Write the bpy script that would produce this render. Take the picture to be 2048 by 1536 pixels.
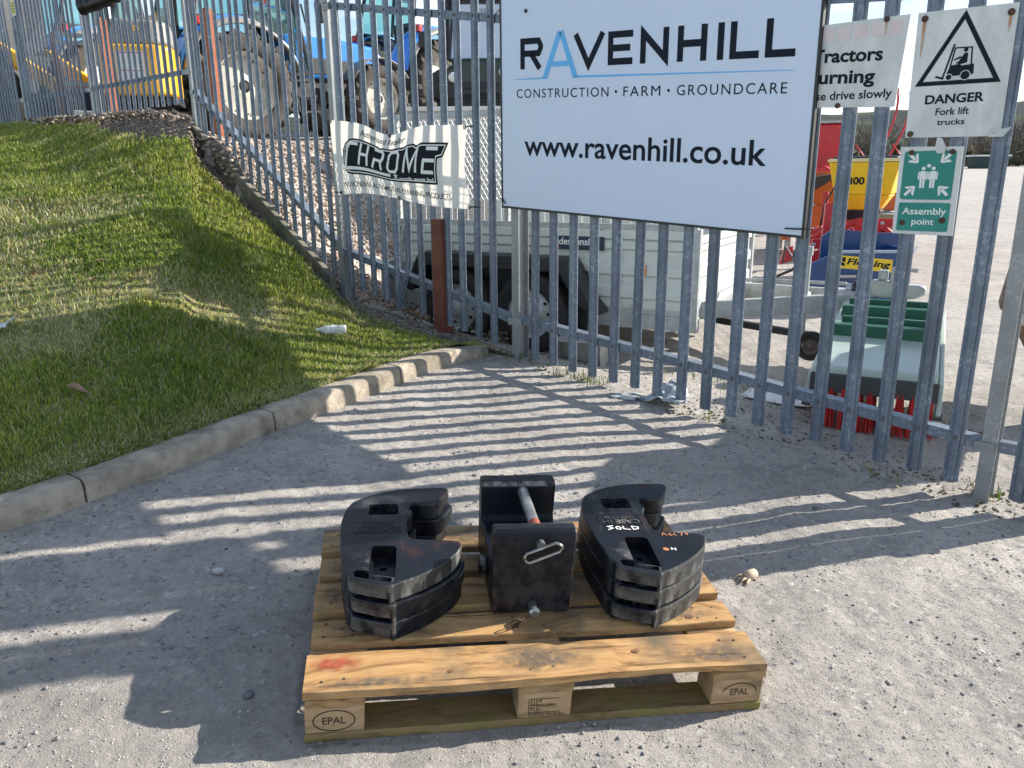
import bpy, bmesh, math, random
import numpy as np
from mathutils import Vector, Matrix, Euler
random.seed(7); RNG = np.random.default_rng(11)
SC = bpy.context.scene
COL = SC.collection
for o_ in list(bpy.data.objects): bpy.data.objects.remove(o_, do_unlink=True)
R = math.radians

# ---------------------------------------------------------------- camera
CAMH = 1.46585
cam_d = bpy.data.cameras.new('camera'); cam = bpy.data.objects.new('camera', cam_d); COL.objects.link(cam)
cam_d.sensor_fit = 'HORIZONTAL'; cam_d.sensor_width = 36.0; cam_d.lens = 36.0*1553.1/2048
cam_d.clip_start = 0.05; cam_d.clip_end = 6000
PIT, ROL = 0.26122, -0.00742
rx = Vector((1,0,0)); up0 = Vector((0,math.sin(PIT),math.cos(PIT))); fw = Vector((0,math.cos(PIT),-math.sin(PIT)))
cx_ = rx*math.cos(ROL)+up0*math.sin(ROL); cy_ = -rx*math.sin(ROL)+up0*math.cos(ROL)
m4 = Matrix((cx_, cy_, -fw)).transposed().to_4x4(); m4.translation = (0,0,CAMH)
cam.matrix_world = m4
SC.camera = cam
SC.render.resolution_x = 1024; SC.render.resolution_y = 768

# ---------------------------------------------------------------- sky and sun
SUN_AZ, SUN_EL = 18.8, 26.5          # azimuth measured from +X towards +Y
world = bpy.data.worlds.new('World'); SC.world = world; world.use_nodes = True
nt = world.node_tree; nt.nodes.clear()
def wn(t): return nt.nodes.new(t)
wo = wn('ShaderNodeOutputWorld'); bg = wn('ShaderNodeBackground'); sky = wn('ShaderNodeTexSky')
sky.sky_type = 'NISHITA'; sky.sun_disc = False; sky.sun_elevation = R(SUN_EL); sky.sun_rotation = R(90-SUN_AZ)
sky.air_density = 1.0; sky.dust_density = 0.35; sky.ozone_density = 1.2
tc = wn('ShaderNodeTexCoord'); sep = wn('ShaderNodeSeparateXYZ'); nt.links.new(tc.outputs['Generated'], sep.inputs[0])
mz = wn('ShaderNodeMath'); mz.operation = 'MAXIMUM'; mz.inputs[1].default_value = 0.0; nt.links.new(sep.outputs[2], mz.inputs[0])
az_ = wn('ShaderNodeMath'); az_.operation = 'ADD'; az_.inputs[1].default_value = 0.12; nt.links.new(mz.outputs[0], az_.inputs[0])
dv = wn('ShaderNodeVectorMath'); dv.operation = 'DIVIDE'
cmb = wn('ShaderNodeCombineXYZ')
for i in range(3): nt.links.new(az_.outputs[0], cmb.inputs[i])
nt.links.new(tc.outputs['Generated'], dv.inputs[0]); nt.links.new(cmb.outputs[0], dv.inputs[1])
cn = wn('ShaderNodeTexNoise'); cn.inputs['Scale'].default_value = 1.35; cn.inputs['Detail'].default_value = 9; cn.inputs['Roughness'].default_value = .58
nt.links.new(dv.outputs[0], cn.inputs['Vector'])
cr = wn('ShaderNodeValToRGB'); cr.color_ramp.elements[0].position = .46; cr.color_ramp.elements[1].position = .66
nt.links.new(cn.outputs['Fac'], cr.inputs[0])
mx = wn('ShaderNodeMix'); mx.data_type = 'RGBA'
nt.links.new(cr.outputs[0], mx.inputs[0]); nt.links.new(sky.outputs[0], mx.inputs[6]); mx.inputs[7].default_value = (5.6,5.85,6.2,1)
nt.links.new(mx.outputs[2], bg.inputs[0]); bg.inputs[1].default_value = 0.108
nt.links.new(bg.outputs[0], wo.inputs[0])
sd = bpy.data.lights.new('sun','SUN'); sd.energy = 5.0; sd.angle = R(0.53); sd.color = (1.0,.93,.83)
sun = bpy.data.objects.new('sun', sd); COL.objects.link(sun)
SUNV = Vector((math.cos(R(SUN_AZ))*math.cos(R(SUN_EL)), math.sin(R(SUN_AZ))*math.cos(R(SUN_EL)), math.sin(R(SUN_EL))))
sun.rotation_euler = SUNV.to_track_quat('Z','Y').to_euler(); sun.location = SUNV*40
SC.view_settings.view_transform = 'Standard'; SC.view_settings.look = 'None'; SC.view_settings.gamma = 1.0
SC.view_settings.exposure = 0.98; SC.view_settings.use_curve_mapping = False

# ---------------------------------------------------------------- helpers
def tag(o, label=None, cat=None, group=None, kind=None):
    if label: o['label'] = label
    if cat: o['category'] = cat
    if group: o['group'] = group
    if kind: o['kind'] = kind
    return o
def empty(name, loc=(0,0,0), rz=0, label=None, cat=None, group=None, kind=None, rot=None):
    o = bpy.data.objects.new(name, None); COL.objects.link(o); o.location = loc
    o.rotation_euler = rot if rot else (0,0,rz); o.empty_display_size = .1
    return tag(o, label, cat, group, kind)
class MB:
    def __init__(s): s.v = []; s.f = []
    def add(s, vs, fs):
        b = len(s.v); s.v += [tuple(p) for p in vs]; s.f += [tuple(b+i for i in f) for f in fs]; return s
    def box(s, x0,x1,y0,y1,z0,z1, M=None):
        vs = [(x,y,z) for z in (z0,z1) for y in (y0,y1) for x in (x0,x1)]
        if M is not None: vs = [M @ Vector(v) for v in vs]
        return s.add(vs, [(0,2,3,1),(4,5,7,6),(0,1,5,4),(2,6,7,3),(0,4,6,2),(1,3,7,5)])
    def cyl(s, p0, p1, r0, r1=None, n=12, cap=True):
        r1 = r0 if r1 is None else r1; p0 = Vector(p0); p1 = Vector(p1); d = (p1-p0).normalized()
        a = d.orthogonal().normalized(); b = d.cross(a)
        vs = [p+(a*math.cos(2*math.pi*i/n)+b*math.sin(2*math.pi*i/n))*r for p,r in ((p0,r0),(p1,r1)) for i in range(n)]
        fs = [(i,(i+1)%n,n+(i+1)%n,n+i) for i in range(n)]
        if cap: fs += [tuple(range(n))[::-1], tuple(range(n,2*n))]
        return s.add(vs, fs)
    def tube(s, pts, r, n=8, closed=False, cap=True):
        P = [Vector(p) for p in pts]; m = len(P); vs = []; a = None
        for i,p in enumerate(P):
            if closed: t = (P[(i+1)%m]-P[i-1])
            else: t = P[min(i+1,m-1)]-P[max(i-1,0)]
            t.normalize()
            a = t.orthogonal().normalized() if a is None else (a - t*a.dot(t)).normalized()
            b = t.cross(a); rr = r[i] if isinstance(r,(list,tuple)) else r
            vs += [p+(a*math.cos(2*math.pi*k/n)+b*math.sin(2*math.pi*k/n))*rr for k in range(n)]
        fs = []
        for i in range(m if closed else m-1):
            j = (i+1)%m
            fs += [(i*n+k, i*n+(k+1)%n, j*n+(k+1)%n, j*n+k) for k in range(n)]
        if cap and not closed: fs += [tuple(range(n))[::-1], tuple((m-1)*n+k for k in range(n))]
        return s.add(vs, fs)
    def prism(s, poly, h0, h1, fn=None):
        fn = fn or (lambda u,v,h:(u,v,h)); n = len(poly)
        vs = [fn(u,v,h0) for u,v in poly]+[fn(u,v,h1) for u,v in poly]
        return s.add(vs, [tuple(range(n))[::-1], tuple(range(n,2*n))]+[(i,(i+1)%n,n+(i+1)%n,n+i) for i in range(n)])
    def lathe(s, prof, o=(0,0,0), axis=(0,1,0), n=24, closed=False):
        o = Vector(o); d = Vector(axis).normalized(); a = d.orthogonal().normalized(); b = d.cross(a); m = len(prof)
        vs = [o+d*h+(a*math.cos(2*math.pi*i/n)+b*math.sin(2*math.pi*i/n))*r for r,h in prof for i in range(n)]
        fs = [(k*n+i, k*n+(i+1)%n, ((k+1)%m)*n+(i+1)%n, ((k+1)%m)*n+i) for k in range(m if closed else m-1) for i in range(n)]
        return s.add(vs, fs)
    def grid(s, fn, nu, nv):
        vs = [fn(i/nu, j/nv) for j in range(nv+1) for i in range(nu+1)]
        return s.add(vs, [(j*(nu+1)+i, j*(nu+1)+i+1, (j+1)*(nu+1)+i+1, (j+1)*(nu+1)+i) for j in range(nv) for i in range(nu)])
    def xf(s, M):
        s.v = [tuple(M @ Vector(v)) for v in s.v]; return s
    def mesh(s, name, smooth=False):
        me = bpy.data.meshes.new(name); me.from_pydata(s.v, [], s.f); me.update()
        if smooth: me.polygons.foreach_set('use_smooth', [True]*len(me.polygons))
        return me
    def build(s, name, mat, parent=None, smooth=False, bevel=0, seg=2, auto=None, recalc=True):
        me = s.mesh(name, smooth)
        if recalc:
            bm = bmesh.new(); bm.from_mesh(me); bmesh.ops.recalc_face_normals(bm, faces=bm.faces); bm.to_mesh(me); bm.free()
        me.materials.append(mat)
        o = bpy.data.objects.new(name, me); COL.objects.link(o)
        if parent: o.parent = parent
        if bevel:
            b = o.modifiers.new('bevel','BEVEL'); b.width = bevel; b.segments = seg; b.limit_method = 'ANGLE'; b.angle_limit = R(32)
            b.harden_normals = False; wnm = o.modifiers.new('wn','WEIGHTED_NORMAL'); wnm.keep_sharp = True
        if auto or bevel:
            me.polygons.foreach_set('use_smooth', [True]*len(me.polygons))
            try: me.set_sharp_from_angle(angle=R(auto or 40))
            except Exception: pass
        return o
def inst(me, name, parent=None, loc=(0,0,0), rot=(0,0,0), scale=(1,1,1)):
    o = bpy.data.objects.new(name, me); COL.objects.link(o)
    if parent: o.parent = parent
    o.location = loc; o.rotation_euler = rot; o.scale = scale
    return o
def np_mesh(name, V, F, mat, smooth=False, col=None, parent=None):
    me = bpy.data.meshes.new(name); V = np.asarray(V, np.float32); F = np.asarray(F, np.int32); k = F.shape[1]
    me.vertices.add(len(V)); me.vertices.foreach_set('co', V.ravel())
    me.loops.add(F.size); me.loops.foreach_set('vertex_index', F.ravel())
    me.polygons.add(len(F)); me.polygons.foreach_set('loop_start', np.arange(0,F.size,k,dtype=np.int32))
    me.polygons.foreach_set('loop_total', np.full(len(F),k,np.int32))
    if smooth: me.polygons.foreach_set('use_smooth', np.ones(len(F),bool))
    me.update(calc_edges=True)
    if col is not None:
        at = me.color_attributes.new('tint','FLOAT_COLOR','POINT'); c4 = np.ones((len(V),4),np.float32); c4[:,:3] = col
        at.data.foreach_set('color', c4.ravel())
    me.materials.append(mat)
    o = bpy.data.objects.new(name, me); COL.objects.link(o)
    if parent: o.parent = parent
    return o
def vnoise(x, y, sc, seed=0):
    r = np.random.default_rng(seed).random((257,257)); x = np.asarray(x)/sc+1000.3; y = np.asarray(y)/sc+1000.7
    xi = np.floor(x).astype(int); yi = np.floor(y).astype(int); fx = x-xi; fy = y-yi
    fx = fx*fx*(3-2*fx); fy = fy*fy*(3-2*fy); xi %= 256; yi %= 256
    return ((r[xi,yi]*(1-fx)+r[xi+1,yi]*fx)*(1-fy)+(r[xi,yi+1]*(1-fx)+r[xi+1,yi+1]*fx)*fy)*2-1
def sstep(a,b,x): t = np.clip((x-a)/(b-a),0,1); return t*t*(3-2*t)

# text: flat mesh lettering in the XY plane of matrix M (x right, y up), fitted into width w
FONT_CACHE = {}
def text_mesh(body, size=1.0, bold=0.0, shear=0.0, spacing=1.0):
    cu = bpy.data.curves.new('lettering','FONT'); cu.body = body; cu.size = 1; cu.offset = bold; cu.shear = shear
    cu.space_character = spacing; cu.resolution_u = 4; cu.fill_mode = 'BOTH'
    ob = bpy.data.objects.new('lettering', cu); COL.objects.link(ob)
    bpy.context.view_layer.update(); dg = bpy.context.evaluated_depsgraph_get()
    me = bpy.data.meshes.new_from_object(ob.evaluated_get(dg))
    bpy.data.objects.remove(ob, do_unlink=True); bpy.data.curves.remove(cu)
    return me
def text_pts(body, x0, x1, y0, y1, cap=True, **kw):
    """mesh of a word whose ink box is fitted to x0..x1, y0..y1 (y fit by cap/ink height)"""
    me = text_mesh(body, **kw); n = len(me.vertices); co = np.zeros(n*3); me.vertices.foreach_get('co', co); co = co.reshape(-1,3)
    mn, mx_ = co.min(0), co.max(0)
    co[:,0] = x0+(co[:,0]-mn[0])/(mx_[0]-mn[0])*(x1-x0); co[:,1] = y0+(co[:,1]-mn[1])/(mx_[1]-mn[1])*(y1-y0)
    return me, co
def text_to(name, body, x0,x1,y0,y1, mat, parent, fn, sub=0, **kw):
    me, co = text_pts(body, x0,x1,y0,y1, **kw)
    if sub:
        me.vertices.foreach_set('co', co.ravel().astype(np.float32))
        bm = bmesh.new(); bm.from_mesh(me); bmesh.ops.triangulate(bm, faces=bm.faces)
        bmesh.ops.subdivide_edges(bm, edges=[e for e in bm.edges if e.calc_length()>sub], cuts=2, use_grid_fill=False)
        bmesh.ops.triangulate(bm, faces=bm.faces); bm.to_mesh(me); bm.free()
        co = np.zeros(len(me.vertices)*3); me.vertices.foreach_get('co', co); co = co.reshape(-1,3)
    nc = np.array([fn(c[0],c[1],0) for c in co], np.float32)
    me.vertices.foreach_set('co', nc.ravel()); me.update(); me.materials.clear(); me.materials.append(mat)
    o = bpy.data.objects.new(name, me); COL.objects.link(o); o.parent = parent
    return o
def flat(name, polys, mat, parent, fn, h=0, sub=0):
    """flat printed polygons"""
    mb = MB()
    for p in polys: mb.add([(u,v,0) for u,v in p], [tuple(range(len(p)))])
    me = mb.mesh(name)
    bm = bmesh.new(); bm.from_mesh(me); bmesh.ops.triangulate(bm, faces=bm.faces)
    if sub:
        for _ in range(4):
            es = [e for e in bm.edges if e.calc_length()>sub]
            if not es: break
            bmesh.ops.subdivide_edges(bm, edges=es, cuts=1); bmesh.ops.triangulate(bm, faces=bm.faces)
    for v in bm.verts: v.co = Vector(fn(v.co.x, v.co.y, h))
    bm.to_mesh(me); bm.free(); me.materials.append(mat)
    o = bpy.data.objects.new(name, me); COL.objects.link(o); o.parent = parent
    return o
def stroke(pts, w, closed=False):
    """polygons (quads) of a polyline of width w with mitred joints"""
    P = [Vector((p[0],p[1])) for p in pts]; n = len(P); L = []; Rr = []
    for i in range(n):
        if closed: a,b,c = P[i-1],P[i],P[(i+1)%n]
        else: a,b,c = P[max(i-1,0)],P[i],P[min(i+1,n-1)]
        d1 = (b-a).normalized() if (b-a).length>0 else (c-b).normalized(); d2 = (c-b).normalized() if (c-b).length>0 else d1
        n1 = Vector((-d1.y,d1.x)); n2 = Vector((-d2.y,d2.x)); m = (n1+n2)
        m = m.normalized() if m.length>1e-6 else n1
        k = w/2/max(.35,m.dot(n1)); L.append(b+m*k); Rr.append(b-m*k)
    out = []
    for i in range(n if closed else n-1):
        j = (i+1)%n; out.append([tuple(L[i]),tuple(Rr[i]),tuple(Rr[j]),tuple(L[j])])
    return out
def disc(cx,cy,r,n=20): return [(cx+r*math.cos(2*math.pi*i/n), cy+r*math.sin(2*math.pi*i/n)) for i in range(n)]
def rrect(x0,x1,y0,y1,r,n=4):
    out = []
    for (cx,cy,a0) in ((x1-r,y1-r,0),(x0+r,y1-r,90),(x0+r,y0+r,180),(x1-r,y0+r,270)):
        out += [(cx+r*math.cos(R(a0+90*k/n)), cy+r*math.sin(R(a0+90*k/n))) for k in range(n+1)]
    return out

# ---------------------------------------------------------------- materials
def mat(name, c1, c2=None, scale=6.0, lo=.42, hi=.62, rough=.6, metal=0.0, bump=0.0, bscale=80.0, detail=6, c3=None, s3=2.0, lo3=.55, hi3=.7,
        stretch=None, spec=.5, coat=0, rvar=0.0, alpha=None, trans=0, vor=False):
    m = bpy.data.materials.new(name); m.use_nodes = True; t = m.node_tree; N = t.nodes; L = t.links
    b = N['Principled BSDF']; b.inputs['Roughness'].default_value = rough; b.inputs['Metallic'].default_value = metal
    b.inputs['Specular IOR Level'].default_value = spec
    if coat: b.inputs['Coat Weight'].default_value = coat; b.inputs['Coat Roughness'].default_value = .08
    if trans: b.inputs['Transmission Weight'].default_value = trans
    b.inputs['Base Color'].default_value = (*c1,1)
    tcn = N.new('ShaderNodeTexCoord'); vec = tcn.outputs['Object']
    if stretch:
        mp = N.new('ShaderNodeMapping'); mp.inputs['Scale'].default_value = stretch; L.new(vec, mp.inputs[0]); vec = mp.outputs[0]
    col = None
    if c2 is not None:
        nz = N.new('ShaderNodeTexVoronoi' if vor else 'ShaderNodeTexNoise'); nz.inputs['Scale'].default_value = scale; L.new(vec, nz.inputs['Vector'])
        if not vor: nz.inputs['Detail'].default_value = detail; nz.inputs['Roughness'].default_value = .6
        rp = N.new('ShaderNodeValToRGB'); rp.color_ramp.elements[0].position = lo; rp.color_ramp.elements[1].position = hi
        rp.color_ramp.elements[0].color = (*c1,1); rp.color_ramp.elements[1].color = (*c2,1)
        if vor: sx = N.new('ShaderNodeSeparateColor'); L.new(nz.outputs['Color'], sx.inputs[0]); L.new(sx.outputs[0], rp.inputs[0])
        else: L.new(nz.outputs['Fac'], rp.inputs[0])
        col = rp.outputs[0]
        if c3 is not None:
            n3 = N.new('ShaderNodeTexNoise'); n3.inputs['Scale'].default_value = s3; n3.inputs['Detail'].default_value = 7; n3.inputs['Roughness'].default_value = .65; L.new(vec, n3.inputs['Vector'])
            r3 = N.new('ShaderNodeValToRGB'); r3.color_ramp.elements[0].position = lo3; r3.color_ramp.elements[1].position = hi3; L.new(n3.outputs['Fac'], r3.inputs[0])
            mxn = N.new('ShaderNodeMix'); mxn.data_type = 'RGBA'; L.new(r3.outputs[0], mxn.inputs[0]); L.new(col, mxn.inputs[6]); mxn.inputs[7].default_value = (*c3,1)
            col = mxn.outputs[2]
        L.new(col, b.inputs['Base Color'])
        if rvar:
            ma = N.new('ShaderNodeMath'); ma.operation = 'MULTIPLY_ADD'; L.new(rp.outputs[0], ma.inputs[0]); ma.inputs[1].default_value = rvar; ma.inputs[2].default_value = rough
            L.new(ma.outputs[0], b.inputs['Roughness'])
    if bump:
        nb = N.new('ShaderNodeTexNoise'); nb.inputs['Scale'].default_value = bscale; nb.inputs['Detail'].default_value = 5; L.new(vec, nb.inputs['Vector'])
        bp = N.new('ShaderNodeBump'); bp.inputs['Strength'].default_value = 1.0; bp.inputs['Distance'].default_value = bump
        L.new(nb.outputs['Fac'], bp.inputs['Height']); L.new(bp.outputs[0], b.inputs['Normal'])
    return m
def tint_mat(name, rough=.7, spec=.3, trans=0.0, mul=None):
    m = bpy.data.materials.new(name); m.use_nodes = True; t = m.node_tree; N = t.nodes; L = t.links; b = N['Principled BSDF']
    at = N.new('ShaderNodeAttribute'); at.attribute_name = 'tint'; L.new(at.outputs['Color'], b.inputs['Base Color'])
    b.inputs['Roughness'].default_value = rough; b.inputs['Specular IOR Level'].default_value = spec
    if trans:
        tr = N.new('ShaderNodeBsdfTranslucent'); L.new(at.outputs['Color'], tr.inputs[0]); ms = N.new('ShaderNodeMixShader'); ms.inputs[0].default_value = trans
        L.new(b.outputs[0], ms.inputs[1]); L.new(tr.outputs[0], ms.inputs[2]); L.new(ms.outputs[0], N['Material Output'].inputs[0])
    return m
def stain_mat(name, c, scale=18.0, strength=.85):
    m = bpy.data.materials.new(name); m.use_nodes = True; t = m.node_tree; N = t.nodes; L = t.links; b = N['Principled BSDF']; b.inputs['Base Color'].default_value = (*c,1); b.inputs['Roughness'].default_value = .85
    tcn = N.new('ShaderNodeTexCoord'); mp = N.new('ShaderNodeMapping'); mp.inputs['Location'].default_value = (-1,-1,0); mp.inputs['Scale'].default_value = (2,2,0); L.new(tcn.outputs['Generated'],mp.inputs[0])
    ln = N.new('ShaderNodeVectorMath'); ln.operation = 'LENGTH'; L.new(mp.outputs[0],ln.inputs[0])
    mr = N.new('ShaderNodeMapRange'); mr.inputs[1].default_value = 1.05; mr.inputs[2].default_value = .35; L.new(ln.outputs['Value'],mr.inputs[0])
    nz = N.new('ShaderNodeTexNoise'); nz.inputs['Scale'].default_value = scale; nz.inputs['Detail'].default_value = 7; nz.inputs['Roughness'].default_value = .7; L.new(tcn.outputs['Object'],nz.inputs['Vector'])
    rp = N.new('ShaderNodeMapRange'); rp.inputs[1].default_value = .36; rp.inputs[2].default_value = .62; L.new(nz.outputs['Fac'],rp.inputs[0])
    mu = N.new('ShaderNodeMath'); mu.operation = 'MULTIPLY'; L.new(mr.outputs[0],mu.inputs[0]); L.new(rp.outputs[0],mu.inputs[1]); m2 = N.new('ShaderNodeMath'); m2.operation = 'MULTIPLY'; L.new(mu.outputs[0],m2.inputs[0]); m2.inputs[1].default_value = strength
    tr = N.new('ShaderNodeBsdfTransparent'); ms = N.new('ShaderNodeMixShader'); L.new(m2.outputs[0],ms.inputs[0]); L.new(tr.outputs[0],ms.inputs[1]); L.new(b.outputs[0],ms.inputs[2]); L.new(ms.outputs[0],N['Material Output'].inputs[0]); return m
def glass_mat(name, tint, refl=.12, clear=.75):
    m = bpy.data.materials.new(name); m.use_nodes = True; t = m.node_tree; N = t.nodes; L = t.links; N.remove(N['Principled BSDF'])
    tr = N.new('ShaderNodeBsdfTransparent'); tr.inputs[0].default_value = (*tint,1)
    gl = N.new('ShaderNodeBsdfGlossy'); gl.inputs['Roughness'].default_value = .03; gl.inputs[0].default_value = (.9,.97,.96,1)
    lw = N.new('ShaderNodeLayerWeight'); lw.inputs[0].default_value = refl
    ms = N.new('ShaderNodeMixShader'); L.new(lw.outputs['Fresnel'], ms.inputs[0]); L.new(tr.outputs[0], ms.inputs[1]); L.new(gl.outputs[0], ms.inputs[2])
    L.new(ms.outputs[0], N['Material Output'].inputs[0]); return m
# ================================================================ setting: ground, kerb, lawn bank
GA, GB = -0.06336, 0.05953
FAx, FAy = 0.038, 5.051
UX, UY = 0.7424, -0.6699            # along the fence, to the right
NX, NY = 0.6699, 0.7424             # behind the fence
POSTS = [(2.085,3.204),(0.038,5.051),(-1.355,6.305),(-3.17,8.27),(-5.13,10.15),(-7.10,12.07),(-9.07,13.99)]
def gz(x,y): return GA*np.clip(x,-7,9)+GB*np.clip(y,-7,13)
def sn(x,y): return (x-FAx)*UX+(y-FAy)*UY, (x-FAx)*NX+(y-FAy)*NY
ZF_S = [-14,-10,-7.25,-5.3,-4.68,-4.48,-4.25,-3.2,-1.87,0,2.77,6]; ZF_Z = [2.36,2.30,2.215,2.17,2.07,1.76,1.66,1.13,.50,.30,.06,-.15]
def zfence(s): return np.interp(s, ZF_S, ZF_Z)
def zground(x,y):
    x = np.asarray(x,float); y = np.asarray(y,float); s,n = sn(x,y)
    w = sstep(0,.9,n); yard = .13+.021*(np.clip(y,0,400)-4.5)+0.35*sstep(60,140,y)
    z = gz(x,y)*(1-w)+yard*w
    t = -(x+1.1)/2.5+(y-6.4)*.16
    zs = .18+1.67*sstep(0,1,t)
    zs = np.where((y>9.12)&(x<1.4), np.maximum(zs,1.78+.09*np.clip(y-10.5,0,7)), zs)
    rid = zfence(s)-.45*np.maximum(0,n-.12)
    back = (n>-.3)&(s<-.6)
    zs = np.where(back&(x<-.6), np.maximum(zs,np.minimum(rid,2.4)), zs)
    k = sstep(-.15,.12,n)
    z = np.where((x<1.4)&(n>-.2), z*(1-k)+np.maximum(z,zs)*k, z)
    z = np.where((s<-.4)&(n<=0), np.minimum(z, gz(x,y)), z)
    return z
def axis_coords(lo, dlo, dhi, hi, step, grow=1.18):
    c = list(np.arange(dlo, dhi, step)); st = step; v = c[-1]
    while v < hi: st = min(st*grow, 40); v += st; c.append(v)
    st = step; v = c[0]; pre = []
    while v > lo: st = min(st*grow, 40); v -= st; pre.append(v)
    return np.array(pre[::-1]+c)
gxs = axis_coords(-420,-2.3,3.0,420,.0125); gys = axis_coords(-60,1.15,5.3,420,.0125)
GX,GY = np.meshgrid(gxs,gys); GZ = zground(GX,GY)
near = sstep(12,5,np.hypot(GX,GY-2.5))
def grelief(x,y): return sstep(12,5,np.hypot(x,y-2.5))*(.0085*vnoise(x,y,.45,1)+.0045*vnoise(x,y,.13,2)+.0028*vnoise(x,y,.045,3)+.0024*vnoise(x,y,.026,4))
GZ = GZ+grelief(GX,GY)
# flatten where the pallet stands
pallet_o = np.array([-0.51614,1.60996]); pyaw = .16109
lx = (GX-pallet_o[0])*math.cos(pyaw)+(GY-pallet_o[1])*math.sin(pyaw); ly = -(GX-pallet_o[0])*math.sin(pyaw)+(GY-pallet_o[1])*math.cos(pyaw)
ins = (lx>-.02)&(lx<1.22)&(ly>-.02)&(ly<.82); GZ = np.where(ins, np.minimum(GZ,zground(GX,GY)-.001), GZ)
nyr,nxr = GX.shape; idx = np.arange(nyr*nxr).reshape(nyr,nxr)
F4 = np.stack([idx[:-1,:-1],idx[:-1,1:],idx[1:,1:],idx[1:,:-1]],-1).reshape(-1,4)

def ground_material():
    m = bpy.data.materials.new('yard_ground'); m.use_nodes = True; t = m.node_tree; N = t.nodes; L = t.links; b = N['Principled BSDF']
    b.inputs['Roughness'].default_value = .93; b.inputs['Specular IOR Level'].default_value = .18
    tcn = N.new('ShaderNodeTexCoord'); vec = tcn.outputs['Object']
    def noise(sc,d=6,r=.6):
        n = N.new('ShaderNodeTexNoise'); n.inputs['Scale'].default_value = sc; n.inputs['Detail'].default_value = d; n.inputs['Roughness'].default_value = r; L.new(vec,n.inputs['Vector']); return n.outputs['Fac']
    def ramp(f,p0,p1,c0=(0,0,0),c1=(1,1,1)):
        r_ = N.new('ShaderNodeValToRGB'); r_.color_ramp.elements[0].position = p0; r_.color_ramp.elements[1].position = p1
        r_.color_ramp.elements[0].color = (*c0,1); r_.color_ramp.elements[1].color = (*c1,1); L.new(f,r_.inputs[0]); return r_.outputs[0]
    def mix(f,a_,b_):
        x = N.new('ShaderNodeMix'); x.data_type = 'RGBA'; L.new(f,x.inputs[0])
        for i,v in ((6,a_),(7,b_)):
            if isinstance(v,tuple): x.inputs[i].default_value = (*v,1)
            else: L.new(v,x.inputs[i])
        return x.outputs[2]
    c = ramp(noise(1.3,6,.65),.36,.66,(.60,.55,.49),(.43,.395,.355))
    c = mix(ramp(noise(7,9,.75),.48,.70), c, (.33,.305,.28))
    c = mix(ramp(noise(2.3,10,.85),.49,.66), c, (.20,.19,.182))            # loose dark grit lying in patches
    v = N.new('ShaderNodeTexVoronoi'); v.inputs['Scale'].default_value = 62; v.inputs['Randomness'].default_value = 1; L.new(vec,v.inputs['Vector'])
    sx = N.new('ShaderNodeSeparateColor'); L.new(v.outputs['Color'],sx.inputs[0])
    c = mix(ramp(sx.outputs[0],.93,.97), c, (.22,.222,.23))               # slate chips set in the surface
    c = mix(ramp(sx.outputs[1],.95,.98), c, (.60,.58,.55))
    c = mix(ramp(noise(60,9,.85),.47,.66), c, (.22,.212,.205))
    c = mix(ramp(noise(120,6,.8),.60,.70), c, (.68,.65,.61))
    v2 = N.new('ShaderNodeTexVoronoi'); v2.inputs['Scale'].default_value = 420; L.new(vec,v2.inputs['Vector'])
    sx2 = N.new('ShaderNodeSeparateColor'); L.new(v2.outputs['Color'],sx2.inputs[0])
    c = mix(ramp(sx2.outputs[0],.2,.9,(.0,.0,.0),(.4,.4,.4)), c, (.56,.535,.50))
    mpn = N.new('ShaderNodeMapping'); mpn.inputs['Scale'].default_value = (.10,1.1,1); mpn.inputs['Rotation'].default_value = (0,0,.25); L.new(tcn.outputs['Object'],mpn.inputs[0])
    tn = N.new('ShaderNodeTexNoise'); tn.inputs['Scale'].default_value = 1.6; tn.inputs['Detail'].default_value = 6; L.new(mpn.outputs[0],tn.inputs['Vector'])
    c = mix(ramp(tn.outputs['Fac'],.52,.66,(0,0,0),(.45,.45,.45)), c, (.33,.30,.27))                # worn wheel tracks
    L.new(c,b.inputs['Base Color'])
    ad = N.new('ShaderNodeMath'); ad.operation = 'MULTIPLY_ADD'; L.new(noise(170,6,.75),ad.inputs[0]); ad.inputs[1].default_value = 1.0; L.new(noise(46,5,.7),ad.inputs[2])
    bp = N.new('ShaderNodeBump'); bp.inputs['Distance'].default_value = .010; bp.inputs['Strength'].default_value = 1.0; L.new(ad.outputs[0],bp.inputs['Height']); L.new(bp.outputs[0],b.inputs['Normal'])
    return m
MG = ground_material()
ground = np_mesh('ground', np.stack([GX,GY,GZ],-1).reshape(-1,3), F4, MG, smooth=True); tag(ground, kind='structure')

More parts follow.
